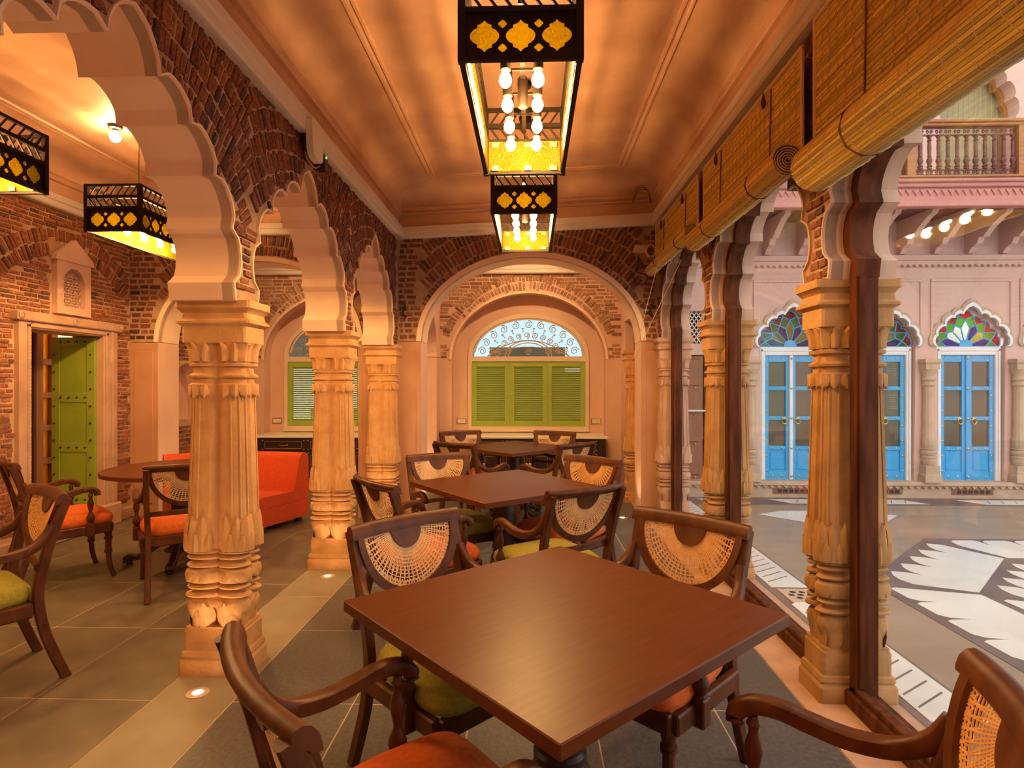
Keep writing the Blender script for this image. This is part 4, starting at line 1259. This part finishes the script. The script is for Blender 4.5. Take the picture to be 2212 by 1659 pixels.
t = thing('cable_coil', 'loop of pale cable hanging by the high wall socket', 'cable', (1.24, YB-.03, 2.80))
for k in range(3):
    part('loop', MB().tube([(.055*math.cos(R(a))*(1-.1*k), -.01*k, .065*math.sin(R(a))*(1-.1*k)) for a in range(0, 361, 20)], .006, 6), CORD, t)
part('drop', MB().tube([(0, 0, .06), (0, 0, .24)], .005, 6), CORD, t)
tag(part('loose_cable', MB().tube(spline([(1.12, YB-.02, 2.76), (1.10, YB-.03, 2.62), (1.06, YB-.05, 2.54), (1.10, YB-.05, 2.46), (1.18, YB-.05, 2.46), (1.20, YB-.04, 2.54), (1.10, YB-.04, 2.58)], 5), .006, 6), BLACK), 'dark loose cable below the high wall socket', 'cable')
t = thing('cable_loop', 'loops of thin cable hanging in the far right ceiling corner', 'cable', (1.13, 5.92, 3.30))
for k in range(3):
    part('loop', MB().tube(spline([(-.10, 0, -.05), (-.09+.02*k, -.02, .06), (-.02, -.03, .12-.02*k), (.05, -.02, .06), (.07+.01*k, 0, -.05)], 6), .004, 5), CORDD, t)
for x, lab in ((1.235, 'right'), (-1.33, 'left')):
    tag(part('cable_stub', MB().tube(spline([(x, YB-.005, 2.20), (x+.01, YB-.06, 2.24), (x-.01, YB-.05, 2.16), (x+.02, YB-.03, 2.12)], 5), .01, 6), BLACK), 'short black cable end sticking out of the %s brickwork' % lab, 'cable', 'cable stubs')

# ------------------------------------------------------------------ floor uplights and the spot in the left room
UPM = emit('uplight_lens', (1, .78, .5), 28)
def uplight(x, y, label, w=UPLIGHT, tilt=0):
    t = thing('floor_uplight', label, 'uplight', (x, y, 0), 0, 'round uplights set in the floor')
    part('rim', MB().lathe([(.050, 0), (.050, .003), (.030, .004)], 24), BEIGEST, t)
    part('lens', MB().lathe([(.022, .003), (.022, .0055)], 20), UPM, t)
    l = bpy.data.lights.new('uplight_beam', 'SPOT'); l.energy = w; l.color = (1, .64, .34); l.spot_size = R(95); l.spot_blend = .8; l.shadow_soft_size = .03
    o = bpy.data.objects.new('uplight_beam', l); COL.objects.link(o); o.parent = t; o.location = (0, 0, .015); o.rotation_euler = (R(180)-tilt, 0, 0)
uplight(-1.53, 2.62, 'glowing floor uplight before the near column')
uplight(-1.50, 4.24, 'glowing floor uplight before the column by the sofa')
uplight(-1.50, 5.78, 'floor uplight before the column at the cross wall')
uplight(.97, 6.20, 'glowing floor uplight at the right foot of the round arch')
uplight(-1.00, 6.28, 'floor uplight at the left foot of the round arch')
uplight(-3.80, 6.28, 'floor uplight at the foot of the left round arch')
uplight(-1.50, 8.10, 'floor uplight at the pier of the far room')
uplight(1.05, 7.6, 'floor uplight at the right side of the far room')
uplight(-1.53, 1.0, 'floor uplight before the column beside the camera')
t = thing('ceiling_spot', 'bright bare spot lamp under the left room ceiling', 'spot lamp', (-3.33, 4.55, 3.40))
part('bulb', MB().lathe([(.004, -.045), (.03, -.03), (.042, 0), (.03, .03), (.012, .05)], 18), emit('spot_bulb', (1, .66, .30), 210), t, 60)
part('holder', MB().lathe([(.016, .045), (.02, .05), (.02, .06), (.05, .065), (.05, .09)], 16), LANT, t)

def downlight(x, y, z, label, power):
    t = thing('ceiling_light', label, 'ceiling light', (x, y, z), 0, 'flush round ceiling lights of the far rooms')
    part('ring', MB().lathe([(.11, -.012), (.11, 0), (.085, 0)], 24), CORN, t)
    part('diffuser', MB().lathe([(.02, -.018), (.07, -.016), (.085, -.006), (.085, -.002)], 24), emit('warm_diffuser', (1, .62, .28), power), t)
downlight(-.04, 7.45, 3.53, 'flush ceiling light of the far room', 520)
downlight(-2.85, 7.45, 3.53, 'flush ceiling light of the far left room', 430)
# ------------------------------------------------------------------ courtyard
court = struct('courtyard_floor', MB().box(1.62, 13, -4, 7.47, -.10, -.004), COURT, 'taupe stone floor of the courtyard', 'courtyard')
cx, cy = 4.45, 3.45
A = 2.02
octo = [(cx+A/math.cos(R(22.5))*math.cos(R(22.5+45*k)), cy+A/math.cos(R(22.5))*math.sin(R(22.5+45*k))) for k in range(8)]
ino = part('dark_octagon', MB().prism(octo, FZ(-.004), 0, .003), PURPLE, court, 0)
def feather(dirn, r0, r1, n, pointed):
    """white marble piece: straight inner edge, n tips towards the rim"""
    t22 = math.tan(R(21.0)); pts = [(-r0*t22, r0), (r0*t22, r0)]
    w1 = r1*math.tan(R(20.2))*1.0; w = 2*w1/n; out = []
    for k in range(n):
        a = w1-w*k; b = a-w; tip = a-.5*w if not pointed else a-.28*w
        if pointed:
            out += [(a-.0*w, r1-.30), (a-.05*w, r1-.16), (tip, r1), (b+.42*w, r1-.10), (b+.16*w, r1-.22), (b+.02*w, r1-.31)]
        else:
            out += [(a-.01*w, r1-.26), (a-.02*w, r1-.05), (a-.12*w, r1), (b+.30*w, r1-.015), (b+.15*w, r1-.10), (b+.02*w, r1-.27)]
    pts += out
    c, s = math.cos(dirn), math.sin(dirn)
    return [(cx+c*v-s*(-u)*-1*-1, cy+s*v+c*(-u)) for u, v in pts]
def feather2(dirn, r0, r1, n, pointed):
    P = feather(0, r0, r1, n, pointed)
    c, s = math.cos(dirn), math.sin(dirn)
    return [(cx+c*(x-cx)-s*(y-cy), cy+s*(x-cx)+c*(y-cy)) for x, y in P]
def feather(dirn, r0, r1, n, pointed):
    t22 = math.tan(R(21.5)); pts = [(r0, r0*t22), (r0, -r0*t22)]
    w1 = r1*math.tan(R(19.5)); w = 2*w1/n
    for k in range(n):
        a = -w1+w*k; b = a+w
        if pointed:
            pts += [(r1-.10, a+.03*w), (r1, a+.22*w), (r1-.04, b-.42*w), (r1-.10, b-.16*w), (r1-.19, b-.01*w)]
        else:
            pts += [(r1-.04, a+.02*w), (r1-.005, a+.10*w), (r1-.010, b-.26*w), (r1-.05, b-.10*w), (r1-.17, b-.01*w)]
    return [(cx+x, cy+y) for x, y in pts]
for k in range(8):
    for r0, r1, n in ((1.42, 1.96, 5), (.86, 1.36, 4)):
        part('marble_inlay', MB().prism(feather2(R(45*k), r0, r1, n, k % 2 == 1), FZ(-.001), 0, .0025), MARBW, court, 0)
def slab(name, poly, mt, z=-.004):
    part(name, MB().prism(poly, FZ(z), 0, .003), mt, court, 0)
slab('border_strip', [(1.64, -3), (1.95, -3), (1.95, 7.35), (1.64, 7.35)], PURPLE, -.0045)
for a, b in ((-1.6, -.1), (.1, 1.6), (1.9, 2.20), (2.50, 3.80), (4.12, 5.55), (5.9, 7.1)):
    slab('marble_strip', [(1.68, a), (1.93, a), (1.93, b), (1.80, b+.12), (1.68, b)], MARBW, -.002)
    k = a+.1
    while k < b-.12:
        part('dark_line', MB().prism([(1.70, k), (1.89, k+.13), (1.89, k+.142), (1.70, k+.012)], FZ(.0008), 0, .001), PURPLE, court, 0); k += .105
slab('border_strip', [(1.95, 6.95), (12, 6.95), (12, 7.40), (1.95, 7.40)], PURPLE, -.0045)
x = 2.05
for a, b in ((2.05, 2.62), (2.92, 4.70), (5.18, 6.9), (7.3, 9.0)):
    slab('marble_strip', [(a, 7.27), (a+.18, 7.02), (b, 7.02), (b-.16, 7.27)], MARBW, -.002)
    k = a+.25
    while k < b-.2:
        part('dark_line', MB().prism([(k, 7.06), (k+.012, 7.06), (k+.10, 7.22), (k+.088, 7.22)], FZ(.0008), 0, .001), PURPLE, court, 0); k += .16
slab('marble_hexagon', [(2.48, 6.42), (2.80, 6.60), (3.60, 6.60), (3.95, 6.40), (3.60, 6.05), (2.85, 6.03)], MARBW, -.002)
gt = tag(part('drain_grate', MB().box(1.70, 1.92, 3.84, 4.08, -.003, .004, ch=.002), BEIGEST), 'pierced stone drain grate in the courtyard border', 'drain')
for k in range(7):
    a = R(60*k); r = 0 if k == 6 else .062
    part('drain_hole', MB().lathe([(.022, 0), (.022, .0012)], 6, (1.81+r*math.cos(a), 3.96+r*math.sin(a), .0035)), BLACK, gt)

# ------------------------------------------------------------------ facade across the courtyard
YF = 7.45
DC = [2.20, 3.31, 4.40, 5.50, 6.59]
def fan_outline(c, k=1.0, kz=1.0, z0=1.89):
    """scalloped pointed fanlight outline, right foot over the point to the left foot"""
    q = [(.405, 0), (.400, .13), (.305, .235), (.205, .335), (.105, .375), (0, .475)]
    out = []
    for i in range(len(q)-1):
        a, b = Vector(q[i]), Vector(q[i+1]); ch = b-a; nrm = Vector((ch.y, -ch.x)).normalized()
        if nrm.dot((a+b)/2-Vector((0, .1))) < 0: nrm = -nrm
        for j in range(6):
            t = j/6; s = math.sqrt(1-(2*t-1)**2) if i < 4 else 4*t*(1-t)
            p = a+ch*t+nrm*ch.length*(.26 if i < 4 else .12)*s; out.append((p.x, p.y))
    out.append(q[-1])
    full = out + [(-x, z) for x, z in out[::-1][1:]]
    return [(c+x*k, z0+z*kz) for x, z in full]
holes = []
for c in DC[1:]:
    holes.append([(c-.405, .20), (c+.405, .20)] + fan_outline(c, 1.04, 1.06))
holes.append([(1.93, .20), (2.52, .20), (2.52, 1.79), (1.93, 1.79)])
holes.append([(1.95, 1.93), (2.22, 1.93), (2.22, 2.35), (1.95, 2.35)])
fac = struct('facade_wall', MB().prism([(XRB+.005, -.004), (9, -.004), (9, 3.9), (XRB+.005, 3.9)], FY(YF), 0, .22, 0, 0, holes), FACADE, 'pale pink courtyard wall with blue doors', 'wall', 25)
for i, c in enumerate(DC[1:]):
    for x0, x1 in ((c-.50, c+.50),):
        m = MB()
        for a, b, z0, z1 in ((x0, x1, 2.70, 2.735), (x0, x0+.03, 2.0, 2.70), (x1-.03, x1, 2.0, 2.70)): m.box(a, b, YF-.018, YF+.01, z0, z1, ch=.006)
        part('panel_moulding', m, FACADE, fac)
        o1 = fan_outline(c, 1.11, 1.16); o2 = fan_outline(c, 1.04, 1.06)
        part('scalloped_surround', MB().strip(o1, o2, FY(YF), -.035, .05), WHITEF, fac)
        o0 = fan_outline(c, 1.20, 1.26)
        part('scalloped_hood', MB().strip(o0, o1, FY(YF), -.022, .02), BEIGEST, fac)
part('string_course', MB().box(1.66, 9, YF-.07, YF+.02, 2.96, 3.03, ch=.01).box(1.66, 9, YF-.045, YF+.02, 2.91, 2.96, ch=.006), FACADE, fac)
k = 1.7
m = MB()
while k < 8.9:
    m.prism([(k, 2.915), (k+.035, 2.88), (k+.07, 2.915)], FY(YF), -.05, 0); k += .075
o = part('dentil_edge', m, FACADE, fac, 0); o['kind'] = 'stuff'
part('plinth', MB().box(1.66, 9, YF-.06, YF+.1, -.004, .155).box(1.66, 9, YF-.11, YF+.1, .155, .205, ch=.008), BEIGEST, fac)
k = 1.7; m = MB()
while k < 8.9:
    m.prism([(k, .155), (k+.04, .115), (k+.08, .155)], FY(YF-.06), -.03, 0); k += .085
o = part('petal_edge', m, BEIGEST, fac, 0); o['kind'] = 'stuff'
for c in DC[1:]:
    v = part('vent_panel', MB().box(c-.28, c+.22, YF-.068, YF-.055, .045, .115), BROWND, fac)
    for k in range(6): part('vent_slot', MB().box(c-.22+.07*k, c-.17+.07*k, YF-.071, YF-.067, .06, .10), BLACK, fac)
# rooms behind the doors
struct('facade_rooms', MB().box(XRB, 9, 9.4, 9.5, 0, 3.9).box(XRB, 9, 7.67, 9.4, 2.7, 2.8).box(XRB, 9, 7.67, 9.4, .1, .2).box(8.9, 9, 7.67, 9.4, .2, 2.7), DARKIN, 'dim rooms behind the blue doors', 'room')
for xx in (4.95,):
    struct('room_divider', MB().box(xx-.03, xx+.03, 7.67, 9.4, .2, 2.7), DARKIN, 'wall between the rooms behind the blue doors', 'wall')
tag(part('room_lamp', MB().box(5.15, 5.85, 7.95, 8.25, 2.58, 2.62), emit('room_lamp_glow', (.95, 1.0, .95), 75)), 'bright ceiling panel lamp behind the right-hand blue door', 'lamp')

# ------------------------------------------------------------------ blue doors with stained fanlights
GC = {'red': stained('red_glass', (.62, .03, .02)), 'green': stained('green_glass', (.22, .50, .03)), 'yellow': stained('yellow_glass', (.72, .60, .10)), 'violet': stained('violet_glass', (.14, .06, .34)), 'white': stained('clear_rippled_glass', (.85, .85, .78))}
def blue_door(i, c, label, lab2):
    d = bpy.data.objects.new('door_%d' % (i+3), None); COL.objects.link(d); d['kind'] = 'structure'; tag(d, label, 'door'); d.location = (c, YF+.09, 0)
    F = FY(0)
    m = MB()
    m.box(-.40, -.333, -.05, .06, .20, 1.89, ch=.006).box(.333, .40, -.05, .06, .20, 1.89, ch=.006).box(-.333, .333, -.05, .06, 1.785, 1.89, ch=.006)
    part('door_frame', m, WHITEF, d)
    part('frame_bead', MB().box(-.385, -.36, -.062, -.048, .2, 1.86, ch=.004).box(.36, .385, -.062, -.048, .2, 1.86, ch=.004).box(-.385, .385, -.062, -.048, 1.835, 1.86, ch=.004), WHITEF, d)
    zr = [(.20, .305), (.58, .63), (.96, 1.01), (1.34, 1.39), (1.70, 1.785)]
    for s in (-1, 1):
        lf = bpy.data.objects.new('door_leaf', None); COL.objects.link(lf); lf.parent = d; lf.location = (s*.17, 0, 0)
        m = MB()
        for x0, x1 in ((-.163, -.108), (.108, .163)): m.box(x0, x1, -.02, .02, .20, 1.785, ch=.004)
        for z0, z1 in zr: m.box(-.108, .108, -.02, .02, z0, z1, ch=.004)
        m.box(-.108, .108, -.004, .012, .305, .58); m.box(-.085, .085, -.012, 0, .33, .555, ch=.006)
        part('leaf_frame', m, BLUE, lf)
        for z0, z1 in ((.63, .96), (1.01, 1.34), (1.39, 1.70)):
            part('pane', MB().box(-.108, .108, .004, .008, z0, z1), PANEG, lf, 0)
        for z in (.25, .605, .985, 1.365, 1.745):
            for x in (-.06, .06): link('stud', STUD, lf, loc=(x, -.02, z))
        for k in range(8): link('stud', STUD, lf, loc=(s*.135, -.02, .32+.19*k))
        h = part('ring_handle', MB().tube([(.030*math.cos(R(a)), -.035, .95+.036*math.sin(R(a))) for a in range(0, 361, 20)], .006, 6), BRASS, lf); h.location = (-s*.085, 0, 0)
        part('handle_boss', MB().lathe([(.020, 0), (.020, .006), (.010, .016)], 12, M=Matrix.Translation((-s*.085, -.02, .985)) @ Matrix.Rotation(R(90), 4, 'X')), BRASS, lf)
    cs = part('cover_strip', MB().box(-.022, .022, -.04, .0, .20, 1.785, ch=.005), WHITEF if i == 0 else BLUE, d)
    for z in (.25, .605, .985, 1.365, 1.745): link('stud', STUD, d, loc=(0, -.042, z), scl=(1.3, 1.3, 1.3))
    # fanlight: hub, petals, kites and rim panes held by blue bars
    fl = bpy.data.objects.new('fanlight', None); COL.objects.link(fl); fl.parent = d; fl.location = (0, .01, 1.89)
    part('hub', MB().prism(arc(0, 0, .082, .092, 0, 180, 14), F, -.015, .015), BLUE, fl)
    ol = [(x, z-1.89) for x, z in fan_outline(0, .985, .985)]
    def edge(a):
        best = None
        for p, q in zip(ol[:-1], ol[1:]):
            a0, a1 = math.atan2(p[1], p[0]), math.atan2(q[1], q[0])
            if min(a0, a1)-1e-9 <= R(a) <= max(a0, a1)+1e-9:
                t = 0 if a1 == a0 else (R(a)-a0)/(a1-a0); return (p[0]+(q[0]-p[0])*t, p[1]+(q[1]-p[1])*t)
        return ol[0] if a < 90 else ol[-1]
    n = 7; st = 180/n
    pol = lambda k, a: tuple(k*v for v in edge(a))
    bars = []
    cols = ['violet', 'yellow', 'violet', 'yellow', 'violet', 'yellow', 'violet']
    if i == 2: cols = ['violet', 'yellow', 'violet', 'white', 'white', 'white', 'violet']
    def pane(poly, colr): part('stained_pane', MB().prism(poly, F, -.003, .003), GC[colr], fl, 0)
    hub = lambda a: (.082*math.cos(R(a)), .092*math.sin(R(a)))
    for k in range(n):
        a0, a1, am2 = st*k, st*(k+1), st*(k+.5)
        kk0 = .62 if 0 < k else .56; kk1 = .62 if k < n-1 else .56
        n0, n1, tp = pol(.60, a0), pol(.60, a1), pol(.74, am2)
        pane([hub(a0), n0, tp, n1, hub(a1)], cols[k])
        bars += [(hub(a0), n0), (n0, tp), (tp, n1)]
        e0, e1 = pol(.99, a0), pol(.99, a1)
        if k > 0:
            tprev = pol(.74, st*(k-.5)); pane([n0, tprev, pol(.985, a0), tp], 'green'); bars += [(tprev, pol(.985, a0)), (pol(.985, a0), tp)]
        if k == 0: pane([n0, pol(.985, 0.5), tp], 'green'); bars.append((pol(.985, .5), tp))
        if k == n-1: pane([n1, pol(.985, 179.5), tp], 'green'); bars.append((pol(.985, 179.5), tp))
        rim = [pol(.985, a0+(a1-a0)*j/8) for j in range(9)]
        pane([tp] + rim, 'red')
    bars.append((hub(180), pol(.60, 180)))
    m = MB()
    for a, b in bars:
        m.tube([(a[0], -.004, a[1]), (b[0], -.004, b[1])], .0075, 5)
    m.tube([(x, -.004, z) for x, z in ol], .009, 5)
    part('glazing_bars', m, BLUE, fl, 0)
    part('foot_bar', MB().box(-.40, .40, -.014, .006, -.006, .010), BLUE, fl)
STUD = MB().lathe([(.012, 0), (.012, .004), (.006, .009), (.002, .011)], 10, M=Matrix.Rotation(R(90), 4, 'X')).mesh('stud', BRASS)
blue_door(0, DC[1], 'sky blue double door with a white middle strip, left of the near right column', '')
blue_door(1, DC[2], 'sky blue double door just right of the near right column', '')
blue_door(2, DC[3], 'sky blue double door with a brightly lit stained fanlight, rightmost in view', '')
blue_door(3, DC[4], 'sky blue double door beyond the right edge', '')
d = struct('door_7', MB().box(1.94, 2.20, YF+.06, YF+.10, .2, 1.78, ch=.004), BROWND, 'brown panelled door seen between the far glazed columns', 'door')
for z0, z1 in ((.26, .62), (.68, .98), (1.06, 1.34), (1.40, 1.74)):
    part('raised_panel', MB().box(1.98, 2.16, YF+.04, YF+.065, z0, z1, ch=.012), BROWND, d)
for z in (.23, .65, 1.02, 1.37, 1.76): link('stud', STUD, d, loc=(2.10, YF+.058, z))
part('white_rail', MB().box(1.94, 2.5, YF+.01, YF+.03, 1.07, 1.09), WHITEF, d)
part('second_leaf', MB().box(2.21, 2.50, YF+.05, YF+.09, .2, 1.78, ch=.004), FRAMEW, d)
for z in (.23, .65, 1.02, 1.37, 1.76): link('stud', STUD, d, loc=(2.26, YF+.05, z), scl=(1.5, 1.5, 1.5))
m = MB()
for k in range(-7, 8):
    for s in (-1, 1): m.box(-.006, .006, -.006, .006, -.35, .35, M=Matrix.Translation((2.085+k*.055, YF+.05, 2.14)) @ Matrix.Rotation(s*R(35), 4, 'Y'))
j = tag(part('jali_screen', m, WHITEF, None, 0), 'white lattice screen above the brown door', 'screen', None, 'stuff')
bm = bmesh.new(); bm.from_mesh(j.data)
for co, no in (((1.95, 0, 0), (-1, 0, 0)), ((2.22, 0, 0), (1, 0, 0)), ((0, 0, 1.93), (0, 0, -1)), ((0, 0, 2.35), (0, 0, 1))):
    bmesh.ops.bisect_plane(bm, geom=bm.verts[:]+bm.edges[:]+bm.faces[:], plane_co=co, plane_no=no, clear_outer=True)
bm.to_mesh(j.data); bm.free()

# small engaged columns between the doors
PC = {}
def small_column(x, label):
    t = thing('engaged_column', label, 'column', (x, YF-.045, .205), 0, 'small columns between the blue doors')
    if not PC:
        sq = lambda prof: MB().loft([[(-s, -s, z), (s, -s, z), (s, s, z), (-s, s, z)] for s, z in prof])
        PC['plinth'] = sq([(.10, 0), (.10, .09), (.085, .10), (.085, .20), (.08, .205)]).mesh('plinth', BEIGEST)
        PC['base_rings'] = MB().lathe([(.065, .20), (.082, .25), (.075, .285), (.085, .30), (.085, .315), (.070, .325), (.085, .345), (.088, .37), (.072, .395), (.085, .405), (.085, .415), (.070, .42)], 14).mesh('base_rings', BEIGEST)
        PC['shaft'] = MB().lathe([(.072, .42), (.080, .47), (.076, .53), (.066, .56), (.058, 1.18)], 12).mesh('shaft', BEIGEST, 20)
        PC['capital'] = MB().lathe([(.058, 1.18), (.075, 1.20), (.062, 1.24), (.070, 1.26), (.080, 1.27), (.065, 1.29), (.062, 1.32), (.085, 1.36), (.09, 1.40)], 14).mesh('capital', BEIGEST)
        PC['abacus'] = sq([(.085, 1.395), (.085, 1.46), (.10, 1.48), (.10, 1.51), (.09, 1.525)]).mesh('abacus', BEIGEST)
    for k, me in PC.items(): link(k, me, t)
for i, x in enumerate((2.76, 3.855, 4.95, 6.045)):
    small_column(x, ['small engaged column left of the first blue door', 'small engaged column hidden behind the near right column', 'small engaged column between the two right-hand blue doors', 'small engaged column at the right edge'][i])

# ------------------------------------------------------------------ balcony on brackets
YG = 6.55
bal = struct('balcony', MB().box(1.7, 9, YG, YF+.2, 3.60, 3.70), FACADE2, 'projecting rose-pink balcony over the courtyard', 'balcony', 25)
part('fascia', MB().box(1.7, 9, YG-.02, YG+.05, 3.385, 3.60).box(1.7, 9, YG-.045, YG+.05, 3.365, 3.43, ch=.008).box(1.7, 9, YG-.06, YG+.05, 3.575, 3.625, ch=.01).box(1.7, 9, YG-.09, YG+.05, 3.62, 3.665, ch=.012), FACADE2, bal)
part('wooden_cap', MB().box(1.7, 9, YG-.10, YG+.06, 3.665, 3.69, ch=.006), TEAKO, bal)
SC = MB().prism([(0, 0), (.005, -.012), (.028, -.042), (.0375, -.070), (.047, -.042), (.070, -.012), (.075, 0)], FY(0), -.016, 0).mesh('scallop', FACADE2, 0)
k = 2.2
while k < 8:
    link('scallop', SC, bal, loc=(k, YG-.018, 3.555)); k += .0765
part('soffit', MB().prism([(YG+.05, 3.42), (YG+.05, 3.60), (YF, 3.60), (YF, 3.46)], lambda u, v, d: (1.7+d*7.3, u, v), 0, 1), BROWNF, bal)
BRK = MB().prism([(0, 3.035), (-.06, 3.04), (-.12, 3.10), (-.20, 3.13), (-.24, 3.20), (-.30, 3.19), (-.40, 3.27), (-.56, 3.36), (-.64, 3.38), (-.66, 3.42), (-.72, 3.40), (-.78, 3.44), (-.80, 3.50), (0, 3.50)], lambda u, v, d: (d, u, v), -.035, .035).mesh('bracket', FACADE, 0)
k = 2.55
while k < 8:
    b = link('balcony_bracket', BRK, bal, loc=(k, YF, 0)); k += .415
# balustrade
rl = thing('balustrade', 'maroon iron balustrade with teak rail on the balcony', 'balustrade', (0, YG, 3.69))
part('hand_rail', MB().box(1.7, 9, -.07, .06, .585, .625, ch=.01).box(1.7, 9, -.05, .04, .555, .59, ch=.008), TEAKO, rl)
for x in (4.17, 5.36, 6.55, 2.98): part('post', MB().box(x-.045, x+.045, -.045, .045, 0, .56, ch=.004), TEAKO, rl)
for z in (.03, .085, .47, .545): part('iron_rail', MB().box(1.7, 9, -.010, .010, z-.007, z+.007), BALM, rl)
BL = MB().lathe([(.018, .085), (.026, .10), (.022, .115), (.030, .125), (.018, .14), (.020, .16), (.030, .18), (.026, .205), (.016, .225), (.022, .235), (.017, .245), (.020, .34), (.016, .40), (.024, .41), (.014, .425), (.02, .445), (.030, .465)], 12).mesh('baluster', BALM)
SCR = MB()
for s in (-1, 1):
    SCR.tube([(s*(.02+.016*math.cos(R(a))*(1-a/900)), 0, .020*math.sin(R(a))*(1-a/900)) for a in range(0, 500, 30)], .006, 5)
SCR = SCR.mesh('scroll', BALM)
k = 2.0
while k < 8:
    near = [abs(k-x) for x in (4.17, 5.36, 6.55, 2.98)]
    if min(near) > .06:
        link('baluster', BL, rl, loc=(k, 0, 0)); link('scroll_work', SCR, rl, loc=(k, 0, .057)); link('scroll_work', SCR, rl, loc=(k, 0, .507))
    k += .0995
# arched openings at the back of the balcony
holes = []
bc = [3.36, 4.53, 5.70, 6.87]
for c in bc:
    holes.append([(x, z) for x, z in [(c-.48, 3.70)] + [(x, z+2.93) for x, z in foil(c, .68)] + [(c+.48, 3.70)]])
ub = struct('balcony_wall', MB().prism([(XRB, 3.69), (9, 3.69), (9, 7.6), (XRB, 7.6)], FY(YF+.15), 0, .35, 0, 0, holes), FACADE, 'upper pink wall behind the balcony with scalloped arches', 'wall', 30)
for i, c in enumerate(bc):
    f = [(x, z+2.93) for x, z in foil(c, .69)]
    g = [(c+(x-c)*.90, 4.75+(z-4.75)*.92) for x, z in f]
    part('arch_frame', MB().strip([(f[0][0], 3.70)]+f+[(f[-1][0], 3.70)], [(g[0][0], 3.70)]+g+[(g[-1][0], 3.70)], FY(YF+.33), 0, .05), TEAKO, ub)
    part('window_blind', MB().box(c-.56, c+.56, YF+.44, YF+.45, 3.69, 5.75), OLIVEB, ub)
    m = MB()
    for k in range(16): m.tube([(c-.525+.07*k, YF+.437, 3.7), (c-.525+.07*k, YF+.437, 5.7)], .003, 4)
    o = part('blind_strings', m, CORD, ub, 0); o['kind'] = 'stuff'
struct('upper_room', MB().box(XRB, 9, YF+.5, YF+.6, 3.69, 6.2).box(XRB, 9, YF+.1, YF+.6, 6.2, 6.3), DARKIN, 'dark rooms behind the balcony', 'room')
# door closing the right opening of the far room
d = struct('door_8', MB().box(1.44, 1.50, 7.0, 8.2, 0, 2.3), BROWND, 'wooden door in the right wall of the far room', 'door')
part('stile', MB().box(1.40, 1.45, 7.0, 7.10, 0, 2.3, ch=.005), FRAMEW, d)
